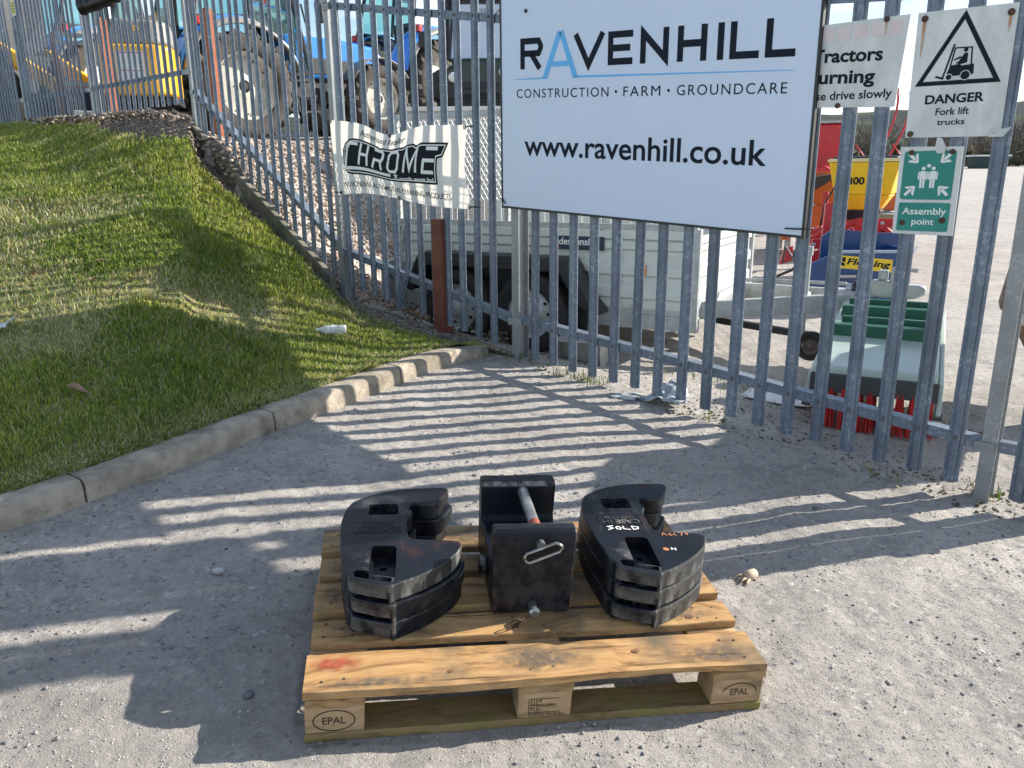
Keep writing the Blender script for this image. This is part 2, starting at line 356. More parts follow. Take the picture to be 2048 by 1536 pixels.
# ---- stones: shared scatter builder
def stone_variants(k=6):
    out = []
    for i in range(k):
        bm = bmesh.new(); bmesh.ops.create_icosphere(bm, subdivisions=1, radius=1.0)
        rr = np.random.default_rng(100+i)
        V = np.array([v.co[:] for v in bm.verts]); V *= (1+rr.uniform(-.28,.25,(len(V),1))); V[:,1] *= rr.uniform(.6,.95); V[:,2] *= rr.uniform(.4,.7)
        F = np.array([[v.index for v in f.verts] for f in bm.faces]); bm.free(); out.append((V,F))
    return out
STV = stone_variants()
def scatter_stones(name, P, size, cols, mat_, tilt=.5, parent=None, rng=RNG):
    Vs=[];Fs=[];Cs=[];b=0
    which = rng.integers(0,len(STV),len(P))
    for k,(V,F) in enumerate(STV):
        sel = np.where(which==k)[0]; n = len(sel)
        if not n: continue
        th = rng.uniform(0,2*np.pi,n); tx = rng.normal(0,tilt*.5,n); c,s = np.cos(th),np.sin(th); cx,sx = np.cos(tx),np.sin(tx)
        Vr = np.repeat(V[None],n,0)*size[sel][:,None,None]
        y = Vr[:,:,1]*cx[:,None]-Vr[:,:,2]*sx[:,None]; z = Vr[:,:,1]*sx[:,None]+Vr[:,:,2]*cx[:,None]; x = Vr[:,:,0]
        X = x*c[:,None]-y*s[:,None]; Y = x*s[:,None]+y*c[:,None]
        W = np.stack([X,Y,z],-1)+P[sel][:,None,:]
        Vs.append(W.reshape(-1,3)); Fs.append((F[None]+(np.arange(n)*len(V))[:,None,None]+b).reshape(-1,3)); b += n*len(V)
        Cs.append(np.repeat(cols[sel],len(V),0))
    return np_mesh(name, np.concatenate(Vs), np.concatenate(Fs), mat_, col=np.concatenate(Cs), parent=parent)
M_STONE = tint_mat('loose_stone', .85, .25)
def palette(n, cols, var=.15, rng=RNG):
    cols = np.array(cols); c = cols[rng.integers(0,len(cols),n)]; return np.clip(c*(1+rng.normal(0,var,(n,1))),.01,.9)

# ---- kerb
KP = np.array([(-4.6,-.9),(-3.4,.55),(-2.6,1.52),(-2.15,2.08),(-1.809,2.513),(-1.62,2.742),(-1.389,3.143),(-1.15,3.569),(-1.009,3.766),(-.911,3.928),(-.649,4.393),(-.59,4.479),(-.36,4.80),(-.15,5.06)])
def smooth_path(P, n=400):
    d = np.r_[0,np.cumsum(np.hypot(*np.diff(P,axis=0).T))]; t = np.linspace(0,d[-1],n); Q = np.stack([np.interp(t,d,P[:,0]),np.interp(t,d,P[:,1])],-1)
    k = np.ones(31)/31; Qp = np.pad(Q,((15,15),(0,0)),'reflect',reflect_type='odd')
    return np.stack([np.convolve(Qp[:,i],k,'valid') for i in range(2)],-1)
KQ = smooth_path(KP); KD = np.r_[0,np.cumsum(np.hypot(*np.diff(KQ,axis=0).T))]
def kpt(d): return np.array([np.interp(d,KD,KQ[:,0]),np.interp(d,KD,KQ[:,1])])
def ktan(d): v = kpt(min(d+.02,KD[-1]))-kpt(max(d-.02,0)); return v/np.linalg.norm(v)
def kerb_d(p): return KD[np.argmin(np.hypot(KQ[:,0]-p[0],KQ[:,1]-p[1]))]
M_KERB = mat('kerb_concrete',(.43,.375,.30),(.29,.25,.20),11,rough=.9,bump=.006,bscale=70,c3=(.17,.145,.11),s3=3.5,lo3=.50,hi3=.7,spec=.2)
kerb = empty('kerb',(0,0,0)); tag(kerb, kind='structure')
KW = .135
joints = [kerb_d((-1.62,2.742)),kerb_d((-1.15,3.569)),kerb_d((-.649,4.393)),KD[-1]]
d0 = joints[0]-.915; lst = []
while d0 > .3: lst.append(d0); d0 -= .915
joints = sorted(lst)+joints
for i in range(len(joints)-1):
    da,db = joints[i]+.005, joints[i+1]-.005
    if i == len(joints)-2: db += .004
    mb = MB(); nseg = 10; rr = random.Random(i)
    prof = [(0,-.12),(.0,.03),(.004,.075),(.012,.092),(.026,.099),(.075,.101),(KW-.012,.099),(KW,.088),(KW,-.12)]
    dz = rr.uniform(-.004,.004); vs = []
    for k in range(nseg+1):
        d = da+(db-da)*k/nseg; p = kpt(d); tt = ktan(d); nl = np.array([-tt[1],tt[0]])
        lowr = -.045*max(0,(d-joints[-2])/(joints[-1]-joints[-2])-.55)/.45 if i==len(joints)-2 else 0
        for (o_,h_) in prof:
            q = p+nl*(o_+ .003*math.sin(17*d+o_*30)); zz = float(gz(p[0],p[1]))+h_+dz+(lowr if h_>0 else 0)+.002*math.sin(23*d+h_*70)
            vs.append((q[0],q[1],zz))
    m_ = len(prof); fs = [(k*m_+j,k*m_+j+1,(k+1)*m_+j+1,(k+1)*m_+j) for k in range(nseg) for j in range(m_-1)]
    fs += [tuple(range(m_)), tuple(nseg*m_+j for j in range(m_))[::-1]]
    mb.add(vs,fs); mb.build('kerb_stone', M_KERB, kerb, auto=35)

# ---- lawn bank: ruled between the back of the kerb and the foot of the fence
NU,NT = 260,150
FPATH = np.array([p for p in POSTS[1:]])[::-1]
FPATH = np.vstack([[-11.0,15.9],FPATH]); fd = np.r_[0,np.cumsum(np.hypot(*np.diff(FPATH,axis=0).T))]
def lawn_xy(u,t):
    dk = u*KD[-1]; px_ = np.interp(dk,KD,KQ[:,0]); py_ = np.interp(dk,KD,KQ[:,1])
    e = .01; tx = np.interp(dk+e,KD,KQ[:,0])-np.interp(dk-e,KD,KQ[:,0]); ty = np.interp(dk+e,KD,KQ[:,1])-np.interp(dk-e,KD,KQ[:,1]); ll = np.hypot(tx,ty)
    kx = px_-ty/ll*(KW-.004); ky = py_+tx/ll*(KW-.004)
    df = (1-(1-u)**1.0)*fd[-1]; fx = np.interp(df,fd,FPATH[:,0])-.0*NX; fy = np.interp(df,fd,FPATH[:,1])-.0*NY
    return kx+(fx-kx)*t, ky+(fy-ky)*t, kx,ky,fx,fy
def lawn_z(u,t):
    x,y,kx,ky,fx,fy = lawn_xy(u,t); s,_ = sn(fx,fy); zk = gz(kx,ky)+.082; zf = zfence(s)
    L_ = np.hypot(fx-kx,fy-ky); f = sstep(2.2,4.5,L_)
    sh = (.75*t+.25*t**1.7)*f+t*(1-f)
    z = zk+(zf-zk)*sh
    z = z+ .035*vnoise(x,y,.9,21)*np.minimum(1,t*6)*np.minimum(1,(1-t)*6)*np.minimum(1,L_)+.012*vnoise(x,y,.22,22)*np.minimum(1,t*8)
    return x,y,z,(1-t)*L_, t*L_
U_,T_ = np.meshgrid(np.linspace(0,1,NU+1),np.linspace(0,1,NT+1)); LX,LY,LZ,LDF,LDK = lawn_z(U_,T_)
il = np.arange((NU+1)*(NT+1)).reshape(NT+1,NU+1); F4 = np.stack([il[:-1,:-1],il[:-1,1:],il[1:,1:],il[1:,:-1]],-1).reshape(-1,4)
M_SOIL = mat('lawn_soil',(.17,.19,.06),(.27,.235,.12),9,rough=.95,bump=.01,bscale=60,c3=(.42,.35,.23),s3=2.2,lo3=.55,hi3=.68,spec=.1)
lawn = np_mesh('grass_bank', np.stack([LX,LY,LZ],-1).reshape(-1,3), F4, M_SOIL, smooth=True); tag(lawn, kind='structure')
# sampling of the bank
cell = np.abs((np.roll(LX,-1,1)-LX)*(np.roll(LY,-1,0)-LY)-(np.roll(LX,-1,0)-LX)*(np.roll(LY,-1,1)-LY))[:-1,:-1]
def lawn_sample(n, rng, near_w=True):
    cx = LX[:-1,:-1]; cy = LY[:-1,:-1]; w = cell.copy()
    if near_w: w = w/np.maximum(2.6,np.hypot(cx,cy))**1.35
    w = np.where((cx<-.72*cy-.6)|(cy<1.6), 0, w)      # outside the frame: none needed
    p = (w/w.sum()).ravel(); c = rng.choice(len(p), n, p=p); j,i = np.divmod(c, NU)
    return (i+rng.random(n))/NU, (j+rng.random(n))/NT
def strip_edge(x,y):
    s_,_ = sn(x,y); return .06+.40*sstep(-8.6,-6.6,s_)+.55*np.exp(-((s_+5.0)/1.1)**2)+.16*vnoise(x,y,.8,31)+.10*vnoise(x,y,.25,32)
def grass_blades():
    rng = np.random.default_rng(5); n = 270000
    u,t = lawn_sample(n,rng); x,y,z,dF,dK = lawn_z(u,t)
    bare = .5+.5*vnoise(x,y,.75,41)+.25*vnoise(x,y,.25,42)+.75*np.exp(-((x+2.85)/.55)**2-((y-4.45)/.42)**2)+.45*np.exp(-((x+2.0)/.5)**2-((y-4.75)/.18)**2)-.25*sstep(.9,.2,dK)
    s_,_ = sn(x,y); left = sstep(-1.6,-3.6,x)*sstep(6,3.8,y)*.22
    dens = np.clip(1.2-sstep(.55,1.0,bare+left)*1.0,0.04,1)*sstep(-.1,.25,dF-strip_edge(x,y))
    keep = rng.random(n)<dens; x,y,z,dF,dK,bare = [q[keep] for q in (x,y,z,dF,dK,bare)]; n = len(x)
    lush = .5+.5*vnoise(x,y,1.1,51)+.3*vnoise(x,y,.35,52)
    ln = (.016+.024*rng.random(n)**1.5+.019*np.clip(lush,0,1))*(1-.35*sstep(.35,.05,dK)); wd = rng.uniform(.0014,.0030,n)
    cl_ = np.clip(vnoise(x,y,.16,53)-.35,0,1); ln *= 1+1.6*cl_; over = sstep(.11,.03,dK); ln *= 1+.9*over
    ds = np.hypot(x,y); wd *= np.clip(ds/3.4,1,2.3); ln *= np.clip(ds/5,1,1.5)
    th = rng.uniform(0,2*np.pi,n); lean = np.abs(rng.normal(.6,.45,n)); th = np.where(rng.random(n)<over*.8, np.arctan2(-.55,.83)+rng.normal(0,.5,n), th); lean = lean+over*.5; dx,dy = np.cos(th),np.sin(th); px_,py_ = -dy,dx
    fa = rng.uniform(0,2*np.pi,n); wx,wy = np.cos(fa),np.sin(fa)
    B = np.stack([x,y,z-.006],-1); Wd = np.stack([wx,wy,np.zeros(n)],-1)*wd[:,None]
    mid = B+np.stack([dx*np.sin(lean)*.45,dy*np.sin(lean)*.45,np.cos(lean*.7)*.55],-1)*ln[:,None]
    l2 = lean*rng.uniform(1.0,1.9,n); tip = mid+np.stack([dx*np.sin(l2)*.5,dy*np.sin(l2)*.5,np.cos(np.minimum(l2,1.9))*.42],-1)*ln[:,None]
    V = np.stack([B-Wd,B+Wd,mid+Wd*.8,mid-Wd*.8,tip],1).reshape(-1,3); o_ = np.arange(n)[:,None]*5
    F = np.concatenate([o_+[0,1,2],o_+[0,2,3],o_+[3,2,4]],0)
    g1 = np.array([.225,.315,.050]); g2 = np.array([.46,.485,.10]); dry = np.array([.68,.57,.29]); dk = np.array([.10,.185,.035])
    k = np.clip(.5+.5*vnoise(x,y,.5,61)+rng.normal(0,.25,n),0,1)[:,None]; c = g1*(1-k)+g2*k
    kd = (rng.random(n)<(.17+.60*sstep(.42,.85,bare)+.45*sstep(.30,.05,dK)+.25*sstep(.6,.1,dF)))[:,None]; c = np.where(kd, dry*(.6+.7*rng.random((n,1))), c)
    kk = (rng.random(n)<.18)[:,None]; c = np.where(kk, dk, c); c *= (1+rng.normal(0,.15,(n,1))); c = np.clip(c,.008,.6)
    return np_mesh('lawn_grass', V, F, tint_mat('grass_blade',.5,.3,trans=.5), col=np.repeat(c,5,0))
tag(grass_blades(), 'short green and straw coloured grass covering the bank beside the kerb', 'grass', kind='stuff')
def lawn_z_at(x,y):
    k = np.argmin((LX-x)**2+(LY-y)**2); return float(LZ.ravel()[k])
# ---- loose stones
def apron_pebbles():
    rng = np.random.default_rng(9); n = 30000
    x = rng.uniform(-2.6,3.6,n); y = 1.05+4.6*rng.random(n)**1.5; s,nn_ = sn(x,y)
    kd = np.array([np.min(np.hypot(KQ[::6,0]-a_,KQ[::6,1]-b_)) for a_,b_ in zip(x,y)])
    # inside the apron: right of the kerb, this side of the fence or just behind it
    ki = np.argmin(np.hypot(KQ[None,::6,0]-x[:,None],KQ[None,::6,1]-y[:,None]),1)*6; ki = np.clip(ki,0,len(KQ)-2)
    tx = KQ[ki+1,0]-KQ[ki,0]; ty = KQ[ki+1,1]-KQ[ki,1]; side = tx*(y-KQ[ki,1])-ty*(x-KQ[ki,0])
    lxp = (x-pallet_o[0])*math.cos(pyaw)+(y-pallet_o[1])*math.sin(pyaw); lyp = -(x-pallet_o[0])*math.sin(pyaw)+(y-pallet_o[1])*math.cos(pyaw)
    clear = ~((lxp>-.01)&(lxp<1.21)&(lyp>-.01)&(lyp<.81))
    cl = .5+.5*vnoise(x,y,.5,71)+.4*vnoise(x,y,.16,72)
    ok = (side<0)&clear&(nn_<.6)&(rng.random(n)<np.clip(.12+1.1*sstep(.35,.95,cl)+.6*sstep(.35,.05,kd)+.5*sstep(.5,.1,np.abs(nn_)),0,1))
    x,y = x[ok],y[ok]; n = len(x); z = zground(x,y)+grelief(x,y)
    sz = .0022+.0050*rng.random(n)**3+.008*(rng.random(n)<.014)*rng.random(n)
    c = palette(n,[(.22,.22,.23),(.15,.155,.165),(.30,.29,.28),(.36,.34,.31),(.26,.25,.235),(.18,.185,.195),(.33,.31,.285)],.2,rng)
    return scatter_stones('loose_grit', np.stack([x,y,z+sz*.22],-1), sz, c, M_STONE, rng=rng)
tag(apron_pebbles(), 'loose slate grit and pebbles strewn over the concrete apron', 'gravel', kind='stuff')
def fine_grit():
    rng = np.random.default_rng(109); n = 52000
    x = rng.uniform(-2.2,3.2,n); y = 1.1+3.6*rng.random(n)**1.7; s,nn_ = sn(x,y)
    ki = np.argmin(np.hypot(KQ[None,::8,0]-x[:,None],KQ[None,::8,1]-y[:,None]),1)*8; ki = np.clip(ki,0,len(KQ)-2)
    side = (KQ[ki+1,0]-KQ[ki,0])*(y-KQ[ki,1])-(KQ[ki+1,1]-KQ[ki,1])*(x-KQ[ki,0])
    lxp = (x-pallet_o[0])*math.cos(pyaw)+(y-pallet_o[1])*math.sin(pyaw); lyp = -(x-pallet_o[0])*math.sin(pyaw)+(y-pallet_o[1])*math.cos(pyaw)
    cl = .5+.5*vnoise(x,y,.3,171)+.3*vnoise(x,y,.1,172)
    ok = (side<0)&(nn_<.2)&~((lxp>-.01)&(lxp<1.21)&(lyp>-.01)&(lyp<.81))&(rng.random(n)<np.clip(.25+cl*.8,0,1)); x,y = x[ok],y[ok]; n = len(x)
    z = zground(x,y)+grelief(x,y); sz = rng.uniform(.0014,.0034,n)
    O = np.array([(1,0,0),(-1,0,0),(0,.8,0),(0,-.8,0),(0,0,.7),(0,0,-.5)]); F0 = np.array([(0,2,4),(2,1,4),(1,3,4),(3,0,4),(2,0,5),(1,2,5),(3,1,5),(0,3,5)])
    th = rng.uniform(0,6.28,n); c_,s_ = np.cos(th)[:,None],np.sin(th)[:,None]; W = O[None]*sz[:,None,None]*rng.uniform(.7,1.3,(n,6,1))
    V = np.stack([W[:,:,0]*c_-W[:,:,1]*s_+x[:,None],W[:,:,0]*s_+W[:,:,1]*c_+y[:,None],W[:,:,2]+z[:,None]+sz[:,None]*.15],-1).reshape(-1,3)
    F = (F0[None]+(np.arange(n)*6)[:,None,None]).reshape(-1,3); c = palette(n,[(.50,.455,.40),(.44,.40,.36),(.38,.35,.315),(.54,.495,.44)],.07,rng)
    return np_mesh('fine_grit',V,F,M_STONE,col=np.repeat(c,6,0))
tag(fine_grit(), 'fine pale grit worked into the surface of the apron', 'grit', kind='stuff')
def strip_stones():
    rng = np.random.default_rng(19); n = 42000
    u,t = rng.random(n), rng.random(n); x,y,z,dF,dK = lawn_z(u,1-rng.random(n)*.34)
    ok = (dF<strip_edge(x,y)+.06)&(x>-8)&(dF>.0); x,y,z = x[ok],y[ok],z[ok]; n = len(x); d = np.hypot(x,y)
    sz = rng.uniform(.009,.024,n)
    c = palette(n,[(.15,.125,.10),(.21,.175,.145),(.10,.09,.08),(.26,.22,.18),(.16,.125,.105)],.2,rng)
    return scatter_stones('stone_strip', np.stack([x,y,z+sz*.1],-1), sz, c, M_STONE, tilt=1, rng=rng)
tag(strip_stones(), 'strip of brown and grey crushed stone along the foot of the fence', 'gravel', kind='stuff')
def slope_gravel():
    rng = np.random.default_rng(29); n = 30000
    x = rng.uniform(-6.5,-.75,n); y = rng.uniform(6.2,12.2,n); s,nn_ = sn(x,y)
    ok = (nn_>.04)&(nn_<3.0+1.5*(x<-2)); x,y = x[ok],y[ok]; n = len(x); z = zground(x,y); sz = rng.uniform(.014,.036,n)
    c = palette(n,[(.40,.32,.26),(.30,.24,.20),(.46,.38,.30),(.22,.18,.16),(.34,.26,.21)],.18,rng)
    return scatter_stones('gravel_slope', np.stack([x,y,z+sz*.15],-1), sz, c, M_STONE, tilt=1, rng=rng)
tag(slope_gravel(), 'pinkish brown gravel sloping down behind the fence to the trailer', 'gravel', kind='stuff')
def fence_foot_debris():
    rng = np.random.default_rng(39); n = 5200
    s = rng.uniform(-1.9,3.2,n); nn_ = rng.normal(.12,.28,n); x = FAx+UX*s+NX*nn_; y = FAy+UY*s+NY*nn_
    ok = (nn_>-.16)|((s<-.2)&(nn_>-.35)); ok &= rng.random(n)<np.clip(.35+.5*vnoise(x,y,.4,81),.05,1); x,y,s = x[ok],y[ok],s[ok]; n = len(x); z = zground(x,y)
    z = np.where(s<-.3, np.maximum(z, zfence(s)-.02), z)
    sz = rng.uniform(.004,.013,n)+.012*(s<-.3)*rng.random(n)
    c = palette(n,[(.16,.13,.09),(.26,.21,.14),(.10,.09,.07),(.33,.28,.19),(.08,.10,.04)],.2,rng)
    return scatter_stones('fence_foot_dirt', np.stack([x,y,z+sz*.1],-1), sz, c, M_STONE, tilt=1.2, rng=rng)
tag(fence_foot_debris(), 'brown dirt crumbs and leaf litter along the foot of the fence', 'dirt', kind='stuff')
def tufts():
    rng = np.random.default_rng(49); P=[]
    for (s,nn_,k,sp) in [(.45,-.06,60,.10),(.62,-.03,60,.06),(1.42,-.06,30,.06),(2.35,-.10,14,.05),(.10,-.02,40,.08),(-1.5,.55,140,.12),(1.0,.75,220,.35),(1.9,.9,160,.3),(-.3,-.15,90,.1),(2.72,.1,40,.06)]:
        ss = rng.normal(s,sp,k); n2 = rng.normal(nn_,sp*.6,k); P.append(np.stack([FAx+UX*ss+NX*n2, FAy+UY*ss+NY*n2],-1))
    P = np.concatenate(P); n = len(P); x,y = P.T; z = zground(x,y)
    ln = rng.uniform(.02,.075,n); wd = rng.uniform(.0018,.0035,n); th = rng.uniform(0,6.28,n); lean = np.abs(rng.normal(.5,.3,n))
    B = np.stack([x,y,z],-1); d = np.stack([np.cos(th)*np.sin(lean),np.sin(th)*np.sin(lean),np.cos(lean)],-1); W = np.stack([-np.sin(th),np.cos(th),0*th],-1)*wd[:,None]
    mid = B+d*ln[:,None]*.55; tip = mid+np.stack([np.cos(th)*np.sin(lean*1.8),np.sin(th)*np.sin(lean*1.8),np.cos(lean*1.8)],-1)*ln[:,None]*.5
    V = np.stack([B-W,B+W,mid+W*.8,mid-W*.8,tip],1).reshape(-1,3); o_ = np.arange(n)[:,None]*5
    F = np.concatenate([o_+[0,1,2],o_+[0,2,3],o_+[3,2,4]],0); c = palette(n,[(.10,.17,.03),(.16,.20,.05),(.30,.26,.12),(.07,.13,.02)],.2,rng)
    return np_mesh('grass_tufts', V, F, tint_mat('weed_blade',.6,.2,trans=.35), col=np.repeat(c,5,0))
tag(tufts(), 'thin weeds and grass tufts growing along the foot of the fence', 'weeds', kind='stuff')
# ================================================================ palisade fence
def galv_material(name='galvanised_steel', base=(.155,.192,.245), lt=(.27,.31,.36), dk=(.118,.145,.19)):
    m = bpy.data.materials.new(name); m.use_nodes = True; t = m.node_tree; N = t.nodes; L = t.links; b = N['Principled BSDF']
    tcn = N.new('ShaderNodeTexCoord'); oi = N.new('ShaderNodeObjectInfo'); av = N.new('ShaderNodeVectorMath'); av.operation = 'ADD'
    ml = N.new('ShaderNodeMath'); ml.operation = 'MULTIPLY'; ml.inputs[1].default_value = 37; L.new(oi.outputs['Random'],ml.inputs[0])
    L.new(tcn.outputs['Object'],av.inputs[0]); L.new(ml.outputs[0],av.inputs[1]); vec = av.outputs[0]
    n1 = N.new('ShaderNodeTexNoise'); n1.inputs['Scale'].default_value = 42; n1.inputs['Detail'].default_value = 3; n1.inputs['Distortion'].default_value = 1.2; L.new(vec,n1.inputs['Vector'])
    r1 = N.new('ShaderNodeValToRGB'); r1.color_ramp.elements[0].position = .52; r1.color_ramp.elements[1].position = .64; r1.color_ramp.elements[0].color = (*base,1); r1.color_ramp.elements[1].color = (*lt,1); L.new(n1.outputs['Fac'],r1.inputs[0])
    n2 = N.new('ShaderNodeTexNoise'); n2.inputs['Scale'].default_value = 5; n2.inputs['Detail'].default_value = 5; L.new(vec,n2.inputs['Vector'])
    r2 = N.new('ShaderNodeValToRGB'); r2.color_ramp.elements[0].position = .45; r2.color_ramp.elements[1].position = .7; L.new(n2.outputs['Fac'],r2.inputs[0])
    mxn = N.new('ShaderNodeMix'); mxn.data_type = 'RGBA'; L.new(r2.outputs[0],mxn.inputs[0]); L.new(r1.outputs[0],mxn.inputs[6]); mxn.inputs[7].default_value = (*dk,1)
    hs = N.new('ShaderNodeHueSaturation'); L.new(mxn.outputs[2],hs.inputs['Color'])
    mv = N.new('ShaderNodeMath'); mv.operation = 'MULTIPLY_ADD'; L.new(oi.outputs['Random'],mv.inputs[0]); mv.inputs[1].default_value = .24; mv.inputs[2].default_value = .88; L.new(mv.outputs[0],hs.inputs['Value'])
    L.new(hs.outputs[0],b.inputs['Base Color'])
    b.inputs['Metallic'].default_value = .35; b.inputs['Roughness'].default_value = .48
    bp = N.new('ShaderNodeBump'); bp.inputs['Distance'].default_value = .0006; L.new(n1.outputs['Fac'],bp.inputs['Height']); L.new(bp.outputs[0],b.inputs['Normal'])
    return m
M_GALV = galv_material()
M_POST = galv_material('galvanised_post',(.27,.285,.295),(.36,.37,.375),(.21,.225,.235))
M_BOLT = mat('dull_bolt',(.10,.11,.12),(.16,.15,.14),40,rough=.6,metal=.6)
M_BOARD = mat('gravel_board_concrete',(.16,.15,.115),(.24,.22,.175),5,rough=.95,bump=.003,bscale=70,c3=(.10,.115,.07),s3=3,spec=.15)
M_CONC = mat('pale_concrete',(.50,.47,.43),(.40,.38,.35),9,rough=.95,bump=.004,bscale=60,spec=.15)
fence = empty('palisade_fence',(FAx,FAy,.29),0,'long galvanised steel palisade fence climbing the bank from the yard entrance','fence')
FO = Vector((FAx,FAy,.29))
# pale mesh: D section with three pointed top
pp = [(-.0325,0),(-.0325,-.005),(-.021,-.0065),(-.016,-.017),(-.008,-.0215),(.008,-.0215),(.016,-.017),(.021,-.0065),(.0325,-.005),(.0325,0)]
PALE_H = 2.33
mbp = MB(); n_ = len(pp); vs = []
for zz,sc in ((0,1),(PALE_H-.12,1),(PALE_H,.25)): vs += [(x*sc,y,zz) for x,y in pp]
fs = [tuple(range(n_))[::-1], tuple(range(2*n_,3*n_))]+[(k*n_+i,k*n_+(i+1)%n_,(k+1)*n_+(i+1)%n_,(k+1)*n_+i) for k in range(2) for i in range(n_)]
mbp.add(vs,fs); pale_me = mbp.mesh('pale'); pale_me.materials.append(M_GALV)
bm = bmesh.new(); bm.from_mesh(pale_me); bmesh.ops.recalc_face_normals(bm,faces=bm.faces); bm.to_mesh(pale_me); bm.free()
mbb = MB(); mbb.lathe([(0.0,-.0085),(.006,-.008),(.0095,-.004),(.010,0)],(0,0,0),(0,1,0),10); bolt_me = mbb.mesh('bolt',True); bolt_me.materials.append(M_BOLT)
# bent pale
mbp = MB(); vs = []
bend = [(0,-.105,-.03),(.12,-.075,-.02),(.22,-.035,-.01),(.30,-.008,0),(.36,0,0),(1.0,.004,0),(PALE_H,0,0)]
for zz,ox,oy in bend: vs += [(x+ox,y+oy,zz) for x,y in pp]
fs = [tuple(range(n_))[::-1], tuple(range((len(bend)-1)*n_,len(bend)*n_))]+[(k*n_+i,k*n_+(i+1)%n_,(k+1)*n_+(i+1)%n_,(k+1)*n_+i) for k in range(len(bend)-1) for i in range(n_)]
mbp.add(vs,fs); bent_me = mbp.mesh('pale'); bent_me.materials.append(M_GALV)
# I section post
def ibeam(w=.06,d=.10,t=.007):
    a_,b_ = w/2,d/2; return [(-a_,-b_),(a_,-b_),(a_,-b_+t),(t/2,-b_+t),(t/2,b_-t),(a_,b_-t),(a_,b_),(-a_,b_),(-a_,b_-t),(-t/2,b_-t),(-t/2,-b_+t),(-a_,-b_+t)]
mbp = MB(); mbp.prism(ibeam(),0,2.9); post_me = mbp.mesh('post'); post_me.materials.append(M_POST)
bm = bmesh.new(); bm.from_mesh(post_me); bmesh.ops.recalc_face_normals(bm,faces=bm.faces); bm.to_mesh(post_me); bm.free()
# bays: start, end (left to right order from P_i to P_{i-1}), pale fractions, z functions
def bay(pl, pr, offs, zb, zlow, zup, nm, bolts=True, post_at=None):
    pl = Vector((*pl,0)); pr = Vector((*pr,0)); d = pr-pl; Lb = d.length; d.normalize(); ang = math.atan2(d.y,d.x); nb = Vector((-d.y,d.x,0))
    for k,o_ in enumerate(offs):
        z0 = zb(o_); q = pl+d*o_-nb*.019; me = bent_me if (nm=='b2' and k==5) else pale_me
        jit = random.uniform(-.006,.006)
        p = inst(me,'pale',fence,Vector((q.x,q.y,z0+jit))-FO,(random.uniform(-.004,.004),random.uniform(-.006,.006),ang+random.uniform(-.03,.03)))
        if bolts:
            for zr in (zlow(o_),zup(o_)): inst(bolt_me,'bolt',p,(0,-.0215,zr-z0-jit))
    for zr in (zlow,zup):
        z0,z1 = zr(0),zr(Lb); mb = MB()
        P0 = pl+d*.035; P1 = pr-d*.035; t = .006
        for (n0,n1,h0,h1) in ((-.017,-.011,-.025,.025),(-.011,.048,.019,.025)):
            vs = []
            for (P_,zz) in ((P0,z0),(P1,z1)):
                for (nn_,hh) in ((n0,h0),(n1,h0),(n1,h1),(n0,h1)): vs.append(P_+nb*nn_+Vector((0,0,zz+hh))-FO)
            mb.add(vs,[(0,1,2,3),(7,6,5,4),(0,4,5,1),(1,5,6,2),(2,6,7,3),(3,7,4,0)])
        mb.build('rail',M_GALV,fence)
        for (P_,zz,sg) in ((P0,z0,1),(P1,z1,-1)):      # fish plates that bolt the rail to the post
            mb = MB(); q = P_-d*.028*sg; mb.box(-.03,.05,-.028,-.018,-.03,.012, Matrix.Translation(q+Vector((0,0,zz))-FO)@Matrix.Rotation(ang+(0 if sg>0 else math.pi),4,'Z')@Matrix.Translation((0,.0 if sg>0 else .046,0)))
            mb.build('cleat',M_POST,fence)
B1 = POSTS
# bay 1 (right, with the signs)
bay(B1[1],B1[0],[.172+.1535*i for i in range(17)],lambda o:.328-.0775*o,lambda o:.556-.0855*o,lambda o:2.385-.0855*o,'b1')
L2 = math.dist(B1[2],B1[1])
b2 = [L2-q for q in (.19,.333,.476,.619,.759,.898,1.04,1.175,1.31,1.455,1.60,1.745)][::-1]
bay(B1[2],B1[1],b2,lambda o:.345+.161*(L2-o),lambda o:.55+.185*(L2-o),lambda o:2.375+.172*(L2-o),'b2')
L3 = math.dist(B1[3],B1[2])
bay(B1[3],B1[2],[.13+.1527*i for i in range(17)],lambda o:.64+.505*(L3-o),lambda o:.93+.515*(L3-o),lambda o:2.75+.515*(L3-o),'b3')
for k in (4,5,6):
    Lk = math.dist(B1[k],B1[k-1]); z0 = {4:(2.235,2.20),5:(2.30,2.235),6:(2.36,2.30)}[k]
    bay(B1[k],B1[k-1],[.11+.149*i for i in range(17)],lambda o,z0=z0,Lk=Lk:z0[0]+(z0[1]-z0[0])*o/Lk,lambda o,z0=z0,Lk=Lk:z0[0]+.30+(z0[1]-z0[0])*o/Lk,lambda o,z0=z0,Lk=Lk:z0[0]+2.1+(z0[1]-z0[0])*o/Lk,'b%d'%k,bolts=(k==4))
for k,p in enumerate(POSTS):
    s_,_ = sn(p[0],p[1]); zb_ = float(zfence(s_)); q = POSTS[k-1] if k else POSTS[0]; q2 = POSTS[k+1] if k<len(POSTS)-1 else p
    a_ = math.atan2(q[1]-q2[1],q[0]-q2[0]) if k else math.atan2(UY,UX)
    nb = Vector((-math.sin(a_),math.cos(a_),0)); c = Vector((p[0],p[1],zb_-.35))+nb*.032
    inst(post_me,'post',fence,c-FO,(0,0,a_))
